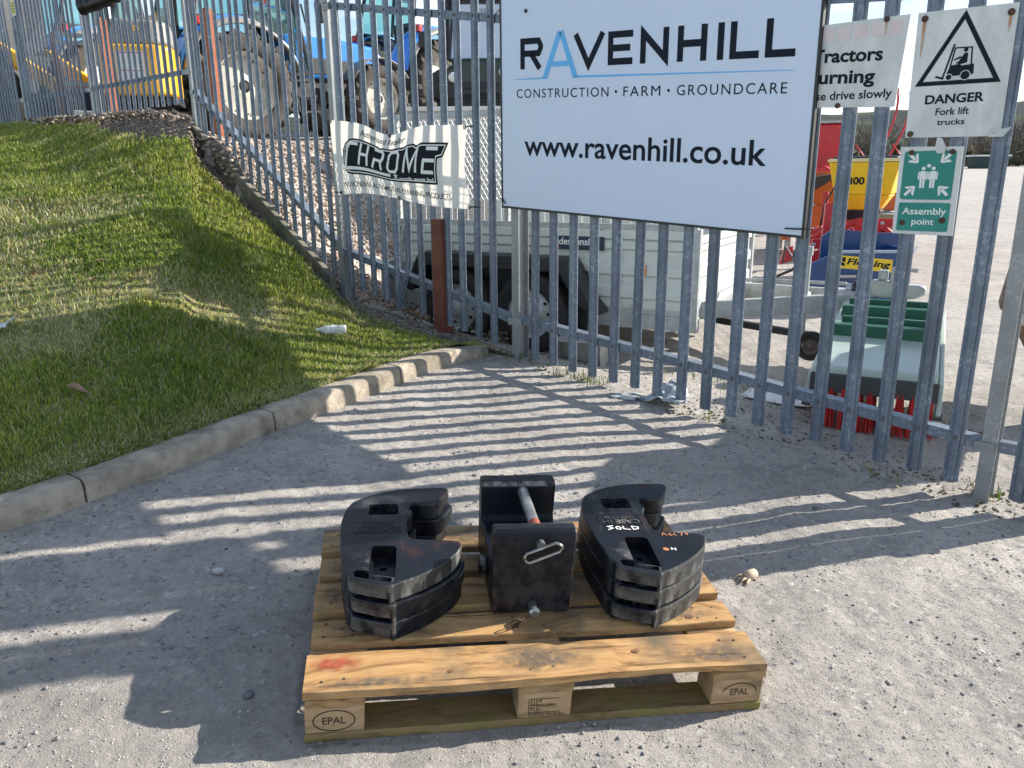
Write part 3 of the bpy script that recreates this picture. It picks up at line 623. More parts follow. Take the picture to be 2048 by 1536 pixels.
# stub of rail and a last pale and gate side box post at the right hand end
for zr in (.556-.0855*2.76, 2.385-.0855*2.76):
    mb = MB(); q = Vector((POSTS[0][0],POSTS[0][1],zr))-FO; M_ = Matrix.Translation(q)@Matrix.Rotation(math.atan2(UY,UX),4,'Z')
    mb.box(.035,.30,-.017,-.011,-.025,.025,M_); mb.box(.035,.30,-.011,.034,.019,.025,M_); mb.build('rail',M_GALV,fence)
for so in (.135,.205):
    q = Vector((POSTS[0][0]+UX*so-NX*.019,POSTS[0][1]+UY*so-NY*.019,.10)); inst(pale_me,'pale',fence,q-FO,(0,0,math.atan2(UY,UX)))
# concrete gravel board under bay 3 and footing blob beside its upper post
pl,pr = Vector((*POSTS[3],0)),Vector((*POSTS[2],0)); d = (pr-pl).normalized(); nb = Vector((-d.y,d.x,0)); mb = MB()
vs = []
for (P_,zt,zl) in ((pl+d*.05,2.02,1.72),(pr-d*.05,.70,.40)):
    for (nn_,zz) in ((-.052,zl),(.0,zl),(.0,zt),(-.052,zt)): vs.append(P_+nb*(nn_-.045)+Vector((0,0,zz))-FO)
mb.add(vs,[(0,1,2,3),(7,6,5,4),(0,4,5,1),(1,5,6,2),(2,6,7,3),(3,7,4,0)]); mb.build('gravel_board',M_BOARD,fence,bevel=.006)
rr = random.Random(4); mb = MB(); ring = []
for i in range(14): a_ = 2*math.pi*i/14; ring.append((.34*math.cos(a_)*rr.uniform(.75,1.1), .17*math.sin(a_)*rr.uniform(.7,1.15)))
M_ = Matrix.Translation(Vector((POSTS[3][0]+.05,POSTS[3][1]-.52,1.64))-FO)@Matrix.Rotation(R(-44),4,'Z')@Matrix.Rotation(R(24),4,'Y')
n14 = len(ring); vs = [M_@Vector((x,y,-.25)) for x,y in ring]+[M_@Vector((x,y,.02)) for x,y in ring]+[M_@Vector((x*.7,y*.7,.055)) for x,y in ring]+[M_@Vector((0,0,.06))]
fs = [(k*n14+i,k*n14+(i+1)%n14,(k+1)*n14+(i+1)%n14,(k+1)*n14+i) for k in range(2) for i in range(n14)]+[(2*n14+i,2*n14+(i+1)%n14,3*n14) for i in range(n14)]
mb.add(vs,fs); mb.build('concrete_footing',M_CONC,fence,auto=50)
# gate side post (box section) just past the end of the fence
gp = empty('gate_post',(FAx+UX*3.02+NX*.0,FAy+UY*3.02+NY*.0,.03),math.atan2(UY,UX),'thick box section steel gate post at the right end of the fence','gate post')
MB().box(-.05,.05,-.05,.05,-.3,2.6).build('shaft',M_POST,gp,bevel=.006); MB().box(-.056,.056,-.056,.056,2.6,2.62).build('cap',M_POST,gp,bevel=.004)
for zz in (.45,1.9): MB().cyl((.075,0,zz-.06),(.075,0,zz+.06),.022).build('hinge',M_BOLT,gp,smooth=False)

# ================================================================ signs
M_WHITE = mat('white_sign_panel',(.57,.665,.82),(.555,.65,.80),3,rough=.32,spec=.5)
M_TRIM = mat('black_sign_trim',(.015,.017,.02),rough=.45)
M_INK = mat('dark_lettering',(.012,.017,.027),rough=.75,spec=.15)
M_BLUE = mat('blue_lettering',(.10,.42,.80),rough=.4)
M_OLDW = mat('weathered_white_sign',(.66,.68,.68),(.55,.58,.57),14,rough=.55,c3=(.46,.50,.46),s3=5,lo3=.55,hi3=.75,stretch=(1,1,.45))
M_PINK = mat('faded_red_print',(.66,.60,.60),(.66,.52,.53),9,rough=.55)
M_GREEN = mat('green_sign_film',(.0,.20,.165),(.01,.23,.19),6,rough=.4)
M_SWHITE = mat('white_sign_print',(.74,.76,.75),rough=.45)
M_RUST = mat('rusty_bolt_head',(.055,.035,.03),(.11,.05,.03),50,rough=.85,bump=.001,bscale=200)
M_RUSTRUN = mat('rust_stain',(.40,.20,.10),(.52,.38,.27),22,rough=.7)
def fpl(s,z,n): return Vector((FAx+UX*s+NX*n, FAy+UY*s+NY*n, z))
def panel(name, poly, n_front, thick, mat_, label, cat, group=None):
    """flat sign in the fence plane; returns (root, print function)"""
    s0 = min(p[0] for p in poly); z0 = min(p[1] for p in poly); o = fpl(s0,z0,n_front)
    root = empty(name,o,0,label,cat,group)
    MB().prism(poly,0,1,lambda s,z,h:fpl(s,z,n_front+thick*h)-o).build('panel',mat_,root)
    return root, (lambda s,z,h=0: fpl(s,z,n_front-.0012-h)-o)
def screw(root, fn, s, z, r=.013, m=None, run=0):
    p = Vector(fn(s,z,0)); nv = Vector((NX,NY,0)); mb = MB(); mb.lathe([(0.0005,-.010),(r*.6,-.009),(r,-.004),(r,.001)],p,nv,12); mb.build('bolt_head',m or M_RUST,root,smooth=True)
    if run:
        w = r*.55; flat('rust_stain',[[(s-w,z),(s+w,z),(s+w*.6,z-run*.5),(s+w*.05,z-run),(s-w*.2,z-run*.97),(s-w*.8,z-run*.5)]],M_RUSTRUN,root,fn,.0003)
SH = .0546
def shz(fn): return lambda s,v,h=0: fn(s, v-SH*s, h)
sig = [(-.055,1.288),(1.870,1.1835),(1.870,1.1835+1.22),(-.055,1.288+1.22)]
root,fn0 = panel('yard_sign',sig,-.066,.006,M_WHITE,'large white business sign with dark and blue lettering fixed across the fence','sign'); fn = shz(fn0)
o = Vector(root.location)
mb = MB(); e = .013
for a_,b_ in ((0,1),(1,2),(2,3),(3,0)):
    (sa,za),(sb,zb_) = sig[a_],sig[b_]; cs,cz = .9075,1.85
    def out(s,z): return s+(e if s>cs else -e), z+(e if z>cz-SH*(s-cs) else -e)
    oa,ob = out(sa,za),out(sb,zb_); vs = [fpl(*q,nn_)-o for nn_ in (-.0685,-.028) for q in ((sa,za),(sb,zb_),ob,oa)]
    mb.add(vs,[(0,1,2,3),(7,6,5,4),(0,4,5,1),(1,5,6,2),(2,6,7,3),(3,7,4,0)])
mb.build('edge_trim',M_TRIM,root)
yb,yt = 2.084,2.253; w = .034
def LT(name, polys, m=M_INK, h=0): flat(name,polys,m,root,fn,h)
def seg(*pts, w_=w): return stroke(pts,w_)
ym = (yb+yt)/2; hw = w/2
LT('lettering',seg((.112,yb),(.112,yt-hw),(.235,yt-hw),(.252,yt-.045),(.252,ym+.03),(.235,ym),(.128,ym))+seg((.178,ym),(.245,yb)))
LT('lettering',seg((.283,2.03),(.392,2.275))+seg((.400,2.275),(.506,2.03))+seg((.335,2.105),(.455,2.105),w_=.028), M_BLUE)
LT('lettering',seg((.505,yt),(.595,yb+.008),(.690,yt)))
LT('lettering',seg((.884,yt-hw),(.742,yt-hw),(.742,yb+hw),(.884,yb+hw))+seg((.758,ym),(.868,ym)))
LT('lettering',seg((.948,yb),(.948,yt-.02),(1.084,yb+.02),(1.084,yt)))
LT('lettering',seg((1.169,yb),(1.169,yt))+seg((1.300,yb),(1.300,yt))+seg((1.186,ym),(1.283,ym)))
LT('lettering',seg((1.391,yb),(1.391,yt)))
LT('lettering',seg((1.457,yt),(1.457,yb+hw),(1.591,yb+hw)))
LT('lettering',seg((1.638,yt),(1.638,yb+hw),(1.768,yb+hw)))
LT('underline',[[(.045,2.027),(.285,2.027),(.285,2.037),(.045,2.030)],[(.50,2.027),(1.766,2.024),(1.766,2.027),(.50,2.039)]],M_BLUE)
for w_,x0_,x1_ in (('CONSTRUCTION',.064,.735),('FARM',.832,1.062),('GROUNDCARE',1.160,1.743)): text_to('tagline_word',w_,x0_,x1_,1.924,1.974,M_INK,root,fn,spacing=1.2)
for x0_ in (.784,1.111): flat('tagline_dot',[disc(x0_,1.949,.008,12)],M_INK,root,fn)
text_to('web_address','www.ravenhill.co.uk',.125,1.668,1.594,1.716,M_INK,root,fn,bold=.014)
M_TIE = mat('black_cable_tie',(.012,.012,.014),rough=.4)
def tie(root, o, pts, r=.004): MB().tube([Vector(p)-o for p in pts],r,6).build('cable_tie',M_TIE,root,smooth=True)
tie(root,o,[fpl(1.79,1.215,-.075),fpl(1.86,1.215,-.078),fpl(1.92,1.218,-.05)]); tie(root,o,[fpl(-.03,1.30,-.075),fpl(-.05,1.33,-.078),fpl(-.09,1.33,-.05)])
screw(root,fn,.14,2.40-.0,.011,M_TRIM)

# tractors sign, half hidden behind the big one
root,fn = panel('warning_sign',[(1.70,1.768),(2.218,1.743),(2.242,2.107),(1.70,2.107)],-.048,.004,M_OLDW,'weathered white tractors turning sign partly hidden behind the large sign','sign')
flat('faded_heading',[rrect(1.73+i*.072,1.785+i*.072,2.035,2.09,.01) for i in range(7)],M_PINK,root,fn)
sl = lambda s,z,h=0: fn(s, z-.047*(s-1.87), h)
text_to('lettering','Tractors',1.842,2.148,1.948,2.006,M_INK,root,sl,bold=.03)
text_to('lettering','turning',1.842,2.124,1.842,1.914,M_INK,root,sl,bold=.03)
text_to('lettering','Please drive slowly',1.787,2.202,1.778,1.826,M_INK,root,lambda s,z,h=0: fn(s,z-.02*(s-1.87),h),bold=.016)
screw(root,fn,2.149,2.098,.012,M_RUST,.06); screw(root,fn,1.976,1.762,.012)

# danger sign
root,fn = panel('danger_sign',[(2.276,1.614),(2.632,1.608),(2.632,2.098),(2.272,2.106)],-.05,.004,M_OLDW,'weathered white danger fork lift trucks sign with black triangle','sign')
T0,T1,T2 = (2.450,2.078),(2.306,1.826),(2.592,1.822)
flat('triangle',stroke([T0,T1,T2],.017,True),M_INK,root,fn)
rel = lambda pts: [(2.363+x*.143, 1.843+y*.128) for x,y in pts]
flat('fork_lift_symbol',[rel(p) for p in [
    [(0,.04),(.04,.09),(.22,.02),(.26,.0),(.24,-.03),(.20,-.04)],
    [(.19,.0),(.24,.0),(.45,1.0),(.40,1.0)],
    [(.30,.12),(.38,.36),(.62,.40),(.66,.34),(.98,.37),(1.0,.08),(.92,.05),(.45,.05),(.40,.1)],
    [(.50,.43),(.58,.47),(.66,.62),(.72,.72),(.80,.70),(.80,.42),(.62,.38)], [(.45,.5),(.62,.56),(.66,.60),(.60,.62),(.46,.55)],
    [(.46,.90),(.90,.88),(.90,.84),(.46,.86)],[(.86,.87),(.90,.87),(.93,.36),(.89,.36)],[(.44,.90),(.48,.90),(.40,.34),(.36,.34)]]],M_INK,root,fn)
flat('fork_lift_symbol',[disc(*rel([(.735,.80)])[0],.0085,12)],M_INK,root,fn,.0004)
for (x,y,r0) in ((.375,.02,.0105),(.79,.045,.0165)):
    c = rel([(x,y)])[0]; flat('fork_lift_symbol',[disc(*c,r0+.003,16)],M_OLDW,root,fn,.0004); flat('fork_lift_symbol',[disc(*c,r0,16)],M_INK,root,fn,.0008)
text_to('lettering','DANGER',2.338,2.556,1.744,1.781,M_INK,root,fn,bold=.03)
text_to('lettering','Fork lift',2.384,2.508,1.698,1.727,M_INK,root,fn,bold=.016)
text_to('lettering','trucks',2.394,2.497,1.659,1.683,M_INK,root,fn,bold=.016)
screw(root,fn,2.300,2.080,.013,M_RUST,.15); screw(root,fn,2.609,2.066,.013,M_RUST,.07); screw(root,fn,2.296,1.628,.012)
mb = MB(); p = [fn(s,z,h) for s,z,h in ((2.59,1.606,.002),(2.645,1.604,.012),(2.665,1.632,.016),(2.668,1.640,.008),(2.638,1.634,.004),(2.622,1.642,.012),(2.605,1.634,.006))]
mb.add(p,[(0,1,6),(1,5,6),(1,4,5),(1,2,4),(2,3,4)]); ob_ = mb.build('bent_corner',M_OLDW,root); ob_.modifiers.new('th','SOLIDIFY').thickness = .003
screw(root,fn,2.612,1.622,.008)

# assembly point sign
root,fn = panel('assembly_sign',[(2.268,1.211),(2.510,1.209),(2.506,1.572),(2.264,1.577)],-.049,.004,M_OLDW,'green and white assembly point sign with two figures and arrows','sign')
flat('green_field',[rrect(2.283,2.485,1.357,1.558,.012)],M_GREEN,root,fn); flat('green_field',[rrect(2.283,2.487,1.224,1.344,.008)],M_GREEN,root,fn)
text_to('lettering','Assembly',2.300,2.474,1.285,1.323,M_SWHITE,root,lambda s,z,h=0:fn(s,z,.0006),bold=.016)
text_to('lettering','point',2.343,2.431,1.243,1.277,M_SWHITE,root,lambda s,z,h=0:fn(s,z,.0006),bold=.016)
figs = []
for cxf in (2.3655,2.4045):
    figs += [[(cxf-.011,1.475),(cxf+.011,1.475),(cxf+.013,1.442),(cxf+.011,1.442),(cxf-.011,1.442),(cxf-.013,1.442)],[(cxf-.0105,1.442),(cxf-.0012,1.442),(cxf-.0012,1.405),(cxf-.0095,1.405)],[(cxf+.0012,1.442),(cxf+.0105,1.442),(cxf+.0095,1.405),(cxf+.0012,1.405)],
             [(cxf-.0195,1.468),(cxf-.0135,1.475),(cxf-.0135,1.440),(cxf-.0185,1.440)],[(cxf+.0135,1.475),(cxf+.0195,1.468),(cxf+.0185,1.440),(cxf+.0135,1.440)],disc(cxf,1.486,.0075,12)]
figs.append(disc(2.385,1.497,.0075,12))
flat('figures',figs,M_SWHITE,root,fn,.0006)
def arrow(cx,cy,dx,dy,L=.052):
    d = Vector((dx,dy)).normalized(); n = Vector((-d.y,d.x)); t = Vector((cx,cy))
    q = lambda a_,b_: tuple(t+d*a_+n*b_)
    return [[q(0,.004),q(0,-.004),q(-.030,-.027),q(-.030,-.014),q(-.018,-.006),q(-.018,.006),q(-.030,.014),q(-.030,.027)],[q(-.012,-.006),q(-L,-.006),q(-L,.006),q(-.012,.006)]]
ar = []
for (x,y,dx,dy) in ((2.340,1.510,1,-1),(2.430,1.510,-1,-1),(2.338,1.412,1,1),(2.432,1.412,-1,1)): ar += arrow(x,y,dx,dy)
for k_ in range(4): flat('arrow',ar[2*k_:2*k_+2],M_SWHITE,root,fn,.0006)
screw(root,fn,2.310,1.552,.011); screw(root,fn,2.468,1.552,.011); screw(root,fn,2.305,1.258,.011); screw(root,fn,2.462,1.272,.013)
mb = MB(); p = [fn(s,z,h) for s,z,h in ((2.405,1.612,.004),(2.425,1.606,.01),(2.445,1.57,.014),(2.44,1.548,.006),(2.415,1.545,.012),(2.40,1.565,.004))]
mb.add(p,[(0,1,5),(1,2,5),(2,4,5),(2,3,4)]); ob_ = mb.build('torn_flap',M_OLDW,root); ob_.modifiers.new('th','SOLIDIFY').thickness = .002
# small yellow plate far up the fence
pl_,pr_ = Vector((*POSTS[6],0)),Vector((*POSTS[5],0))
# ================================================================ banner
M_VINYL = bpy.data.materials.new('white_vinyl'); M_VINYL.use_nodes = True
_t = M_VINYL.node_tree; _b = _t.nodes['Principled BSDF']; _b.inputs['Base Color'].default_value = (.84,.84,.83,1); _b.inputs['Roughness'].default_value = .5
_tr = _t.nodes.new('ShaderNodeBsdfTranslucent'); _tr.inputs[0].default_value = (.80,.75,.66,1); _ms = _t.nodes.new('ShaderNodeMixShader'); _ms.inputs[0].default_value = .33
_t.links.new(_b.outputs[0],_ms.inputs[1]); _t.links.new(_tr.outputs[0],_ms.inputs[2]); _t.links.new(_ms.outputs[0],_t.nodes['Material Output'].inputs[0])
_n = _t.nodes.new('ShaderNodeTexNoise'); _n.inputs['Scale'].default_value = 14; _bp = _t.nodes.new('ShaderNodeBump'); _bp.inputs['Distance'].default_value = .003; _t.links.new(_n.outputs['Fac'],_bp.inputs['Height']); _t.links.new(_bp.outputs[0],_b.inputs['Normal'])
M_PRINT = mat('banner_print',(.014,.017,.022),rough=.85,spec=.15)
BO = fpl(-1.1,1.55,-.05)
banner = empty('fabric_banner',BO,0,'sagging white vinyl banner with black retailer logo tied to the fence','banner')
def ban(u,v,h=0):
    """u 0..1 left to right, v 0..1 bottom to top"""
    sL = -1.855+.02*v*(1-v)*4; sL = -1.80-.062*v+.05*math.sin(math.pi*min(1,max(0,v)))*0 -.0
    sL = -1.815-.05*v; sR = -.345-.03*v-.055*math.sin(math.pi*min(1,max(0,v)))
    s = sL+(sR-sL)*u
    zt = 1.893-.105*u; pin = .47
    zt -= .075*math.exp(-((u-pin)/.16)**2)+.012*math.sin(math.pi*u)
    zb_ = 1.335-.075*u+.018*math.sin(math.pi*u)+.02*math.exp(-((u-.45)/.2)**2)*0
    zb_ += .02*math.sin(2*math.pi*u)
    z = zb_+(zt-zb_)*v
    n = -.048-.026*math.sin(math.pi*min(1,max(0,u)))*math.sin(math.pi*min(1,max(0,v*.9+.03)))-.003*math.sin(9*u+3*v)-.002*math.sin(14*u*v+2)
    n += .018*math.exp(-((u-pin)/.05)**2)*v*v
    return fpl(s,z,n-h)-BO
MB().grid(lambda u,v:ban(u,v,0),60,36).build('sheet',M_VINYL,banner,smooth=True,recalc=False)
def bpr(x,y,h=0): return ban(x,y,.0022+h)
# logo in banner units (x 0..1 , y 0..1)
def lg(pts): return [(.095+p[0]*.755, .275+p[1]*.525) for p in pts]
outer = lg([(.0,.12),(.0,.62),(.03,.80),(.08,.93),(.14,.965),(.40,.955),(.42,.93),(.44,.955),(.63,.955),(.66,.94),(.70,.985),(.76,.985),(.785,.93),(.82,.99),(1.06,.99),(1.02,.66),(.975,.62),(.955,.02),(.93,.0),(.08,.0),(.03,.03)])
def shrink(poly,k):
    P = [Vector((x*1.47,y*.53)) for x,y in poly]; n = len(P); outp = []
    for i in range(n):
        d1 = (P[i]-P[i-1]).normalized(); d2 = (P[(i+1)%n]-P[i]).normalized(); n1 = Vector((d1.y,-d1.x)); n2 = Vector((d2.y,-d2.x)); m = (n1+n2)
        m = m.normalized() if m.length>1e-5 else n1; q = P[i]+m*k/max(.5,m.dot(n1)); outp.append((q.x/1.47,q.y/.53))
    return outp
flat('logo_outline',[outer],M_PRINT,banner,bpr,0,.05); flat('logo_inline',[shrink(outer,.013)],M_SWHITE,banner,bpr,.0007,.05); flat('logo_field',[shrink(outer,.021)],M_PRINT,banner,bpr,.0014,.05)
def it(x0,x1,pts): return lg([(x0+(x1-x0)*px_+.045*(py_-.5), .27+.60*py_) for px_,py_ in pts])
wl = .026
def lst(x0,x1,*pls): 
    out = []
    for pl_q in pls: out += [[(a_,b_) for a_,b_ in q] for q in stroke([(x*1.0,y*.36) for x,y in it(x0,x1,pl_q)],wl*.62)]
    return [[(x,y/.36) for x,y in q] for q in out]
letters = lst(.045,.16,[(1.0,.93),(.2,.93),(.02,.72),(.02,.0),(-.05,-.17),(4.3,-.17)])
letters += lst(.19,.285,[(.05,0),(.05,.5),(.1,1)],[(.05,.5),(.9,.5)],[(.95,1),(.9,.5),(1.0,0)])
letters += lst(.345,.44,[(0,0),(.15,.45),(.85,.45),(1.0,.62),(1.0,.85),(.85,.95),(.05,.95)],[(.75,.45),(1,0)])
letters += lst(.50,.605,[(.18,.03),(.0,.2),(.0,.8),(.18,.97),(.82,.97),(1,.8),(1,.2),(.82,.03),(.18,.03)])
letters += lst(.67,.79,[(0,0),(.08,.97),(.5,.15),(.92,.97),(1,0)])
letters += lst(.85,.955,[(1.0,.97),(.05,.97)],[(.95,.5),(.05,.5),(.05,.03),(1.0,.03)])
flat('logo_letters',letters,M_SWHITE,banner,bpr,.0021,.04)
text_to('lettering','north west ltd',*[.095+.755*.60,.095+.755*.925],.275+.525*.055,.275+.525*.155,M_SWHITE,banner,lambda x,y,h=0:bpr(x,y,.0021),bold=.02,sub=.05)
st = []; cxs,cys = .095+.755*.565,.275+.525*.16
for k in range(5):
    a_ = R(90+72*k); st.append([(cxs+.030*math.cos(a_)*.75,cys+.065*math.sin(a_)),(cxs+.006*math.cos(a_+1.2),cys+.014*math.sin(a_+1.2)),(cxs+.006*math.cos(a_-1.2),cys+.014*math.sin(a_-1.2))])
flat('logo_star',st,M_SWHITE,banner,bpr,.0028)
text_to('lettering','Authorised Retailer',.25,.60,.835,.925,M_PRINT,banner,bpr,shear=.25,bold=.006,sub=.05)
text_to('lettering','NO NONSENSE AUTOMOTIVE CLEANING PRODUCTS',.075,.885,.10,.175,M_PRINT,banner,bpr,bold=.002,sub=.05)
for (u,v,ds,dz) in ((.01,.985,-.10,.01),(.47,.985,-.03,.0),(.985,.975,.07,.0),(.035,.03,-.12,.0),(.985,.02,.08,.0),(.5,.015,.03,-.02)):
    p = Vector(ban(u,v,.004)); q = p+Vector((UX*ds,UY*ds,dz)); mb = MB(); mb.tube([p,(p+q)/2+Vector((0,0,.004)),q+Vector((NX*.03,NY*.03,0))],.0045,6); mb.build('cable_tie',M_TIE,banner,smooth=True)
    nv = Vector((NX,NY,0)); MB().lathe([(.008,-.002),(.014,-.003),(.015,0)],p,nv,12).build('eyelet',M_BOLT,banner,smooth=True)
# small yellow and white notice high on the far fence bay, black pipe over the fence
d_ = Vector((POSTS[5][0]-POSTS[6][0],POSTS[5][1]-POSTS[6][1],0)).normalized(); n_v = Vector((-d_.y,d_.x,0))
M_YEL = mat('yellow_plate',(.62,.56,.05),(.52,.50,.08),10,rough=.5)
# ================================================================ pallet
nP = Vector((-GA,-GB,1)).normalized(); eX = Vector((math.cos(pyaw),math.sin(pyaw),0)); eX = (eX-nP*eX.dot(nP)).normalized(); eY = nP.cross(eX)
PM = Matrix((eX,eY,nP)).transposed().to_4x4(); PM.translation = (pallet_o[0],pallet_o[1],float(gz(*pallet_o))+.001)
PEUL = PM.to_euler(); 
def on_pallet(name, x, y, z, rz, label, cat, group=None):
    o = empty(name,PM@Vector((x,y,z)),0,label,cat,group); o.rotation_euler = (PM.to_3x3()@Matrix.Rotation(rz,3,'Z')).to_euler(); return o
def wood_material(name, c1, c2, dk, seed=0, green=None):
    m = bpy.data.materials.new(name); m.use_nodes = True; t = m.node_tree; N = t.nodes; L = t.links; b = N['Principled BSDF']; b.inputs['Roughness'].default_value = .72; b.inputs['Specular IOR Level'].default_value = .25
    tcn = N.new('ShaderNodeTexCoord'); oi = N.new('ShaderNodeObjectInfo'); ml = N.new('ShaderNodeMath'); ml.operation = 'MULTIPLY'; ml.inputs[1].default_value = 23; L.new(oi.outputs['Random'],ml.inputs[0])
    av = N.new('ShaderNodeVectorMath'); av.operation = 'ADD'; L.new(tcn.outputs['Object'],av.inputs[0]); L.new(ml.outputs[0],av.inputs[1])
    mp = N.new('ShaderNodeMapping'); mp.inputs['Scale'].default_value = (1.0,14,14); L.new(av.outputs[0],mp.inputs[0])
    dn = N.new('ShaderNodeTexNoise'); dn.inputs['Scale'].default_value = 2.6; dn.inputs['Detail'].default_value = 2; L.new(av.outputs[0],dn.inputs['Vector'])
    ds = N.new('ShaderNodeVectorMath'); ds.operation = 'MULTIPLY_ADD'; L.new(dn.outputs['Color'],ds.inputs[0]); ds.inputs[1].default_value = (.5,2.6,2.6); L.new(mp.outputs[0],ds.inputs[2])
    g = N.new('ShaderNodeTexNoise'); g.inputs['Scale'].default_value = 3.2; g.inputs['Detail'].default_value = 8; g.inputs['Roughness'].default_value = .62; L.new(ds.outputs[0],g.inputs['Vector'])
    r1 = N.new('ShaderNodeValToRGB'); e = r1.color_ramp.elements; e[0].position = .34; e[0].color = (*dk,1); e[1].position = .68; e[1].color = (*c2,1); k = e.new(.46); k.color = (*c1,1); L.new(g.outputs['Fac'],r1.inputs[0])
    n2 = N.new('ShaderNodeTexNoise'); n2.inputs['Scale'].default_value = 7; n2.inputs['Detail'].default_value = 6; L.new(av.outputs[0],n2.inputs['Vector'])
    r2 = N.new('ShaderNodeValToRGB'); r2.color_ramp.elements[0].position = .50; r2.color_ramp.elements[1].position = .72; L.new(n2.outputs['Fac'],r2.inputs[0])
    mxn = N.new('ShaderNodeMix'); mxn.data_type = 'RGBA'; L.new(r2.outputs[0],mxn.inputs[0]); L.new(r1.outputs[0],mxn.inputs[6]); mxn.inputs[7].default_value = (*(green or (.15,.115,.075)),1)
    L.new(mxn.outputs[2],b.inputs['Base Color'])
    bp = N.new('ShaderNodeBump'); bp.inputs['Distance'].default_value = .0012; L.new(g.outputs['Fac'],bp.inputs['Height']); L.new(bp.outputs[0],b.inputs['Normal'])
    return m
M_W1 = wood_material('fresh_pine',(.42,.24,.10),(.53,.34,.155),(.22,.12,.05))
M_W2 = wood_material('greyed_pine',(.33,.205,.095),(.44,.295,.155),(.17,.10,.045))
M_WB = wood_material('chipboard_block',(.40,.27,.15),(.48,.34,.21),(.26,.17,.09))
M_WG = wood_material('damp_pine',(.22,.15,.07),(.30,.20,.09),(.13,.09,.04),green=(.20,.18,.05))
M_NAIL = mat('nail_head',(.035,.028,.022),rough=.8)
M_BRAND = mat('branded_mark',(.045,.028,.016),rough=.9)
M_PAINTR = stain_mat('red_pallet_paint',(.40,.085,.04),30,1.0)
pallet = empty('wooden_pallet',PM.translation,0,'worn four way pine pallet lying on the concrete apron','pallet'); pallet.rotation_euler = PEUL
def plank(name, x0,x1,y0,y1,z0,z1,m,along='x',wav=.002,seed=0,wane=None,parent=pallet):
    """board with uneven arrises; long axis x or y (object origin at its corner)"""
    rr = np.random.default_rng(seed); Ls = (x1-x0) if along=='x' else (y1-y0); W = (y1-y0) if along=='x' else (x1-x0); n = 28; mb = MB(); vs = []
    e0 = np.convolve(rr.normal(0,1,n+9),np.ones(9)/9,'valid')*wav*3; e1 = np.convolve(rr.normal(0,1,n+9),np.ones(9)/9,'valid')*wav*3; zz = np.convolve(rr.normal(0,1,n+9),np.ones(9)/9,'valid')*.0022
    H = z1-z0; c = .0022
    for i in range(n+1):
        a_ = Ls*i/n; l0 = e0[i]; l1 = W+e1[i]; dz = zz[i]; wn_ = wane(a_/Ls) if wane else 0
        ring = [(l0+wn_*.9,0),(l1,0),(l1,H-c),(l1-c,H+dz),(l0+c+wn_*.5,H+dz),(l0+wn_*.7,H-c-wn_*.4)]
        for (w_,h_) in ring: vs.append((a_,w_,h_) if along=='x' else (W-w_,a_,h_))
    m_ = 6; fs = [(k*m_+j,k*m_+(j+1)%m_,(k+1)*m_+(j+1)%m_,(k+1)*m_+j) for k in range(n) for j in range(m_)]+[tuple(range(m_))[::-1],tuple(n*m_+j for j in range(m_))]
    mb.add(vs,fs); o = mb.build(name,m,parent,auto=40); o.location = (x0,y0,z0); return o
wane = lambda f: .016*math.exp(-((f-.80)/.13)**2)+.006*math.exp(-((f-.62)/.05)**2)+.003
DB = [(0,.145),(.190,.292),(.330,.474),(.513,.612),(.655,.800)]
xoff = [(0,1.2),(.006,1.196),(.0,1.201),(.008,1.195),(.002,1.2)]
boards = []
for k,((y0,y1),(x0,x1)) in enumerate(zip(DB,xoff)):
    bd = plank('deck_board',x0,x1,y0,y1,.1225,.144,M_W1 if k in (0,) else M_W2 if k in (3,4) else M_W1,seed=k,wane=wane if k==0 else None); boards.append(bd)
    mb = MB()
    for xs in (.045,.10,.565,.635,1.10,1.155):
        for yy in ((y1-y0)*.28,(y1-y0)*.74): mb.lathe([(.0002,.0008),(.0036,.0006),(.004,-.001)],(xs-x0+random.uniform(-.012,.012),yy+random.uniform(-.01,.01),.0218),(0,0,1),8)
    mb.build('nails',M_NAIL,bd)
for k,(x0,x1) in enumerate(((0.002,.147),(.528,.672),(1.054,1.198))): plank('cross_board',x0,x1,.002,.798,.1003,.122,M_W2,'y',seed=20+k)
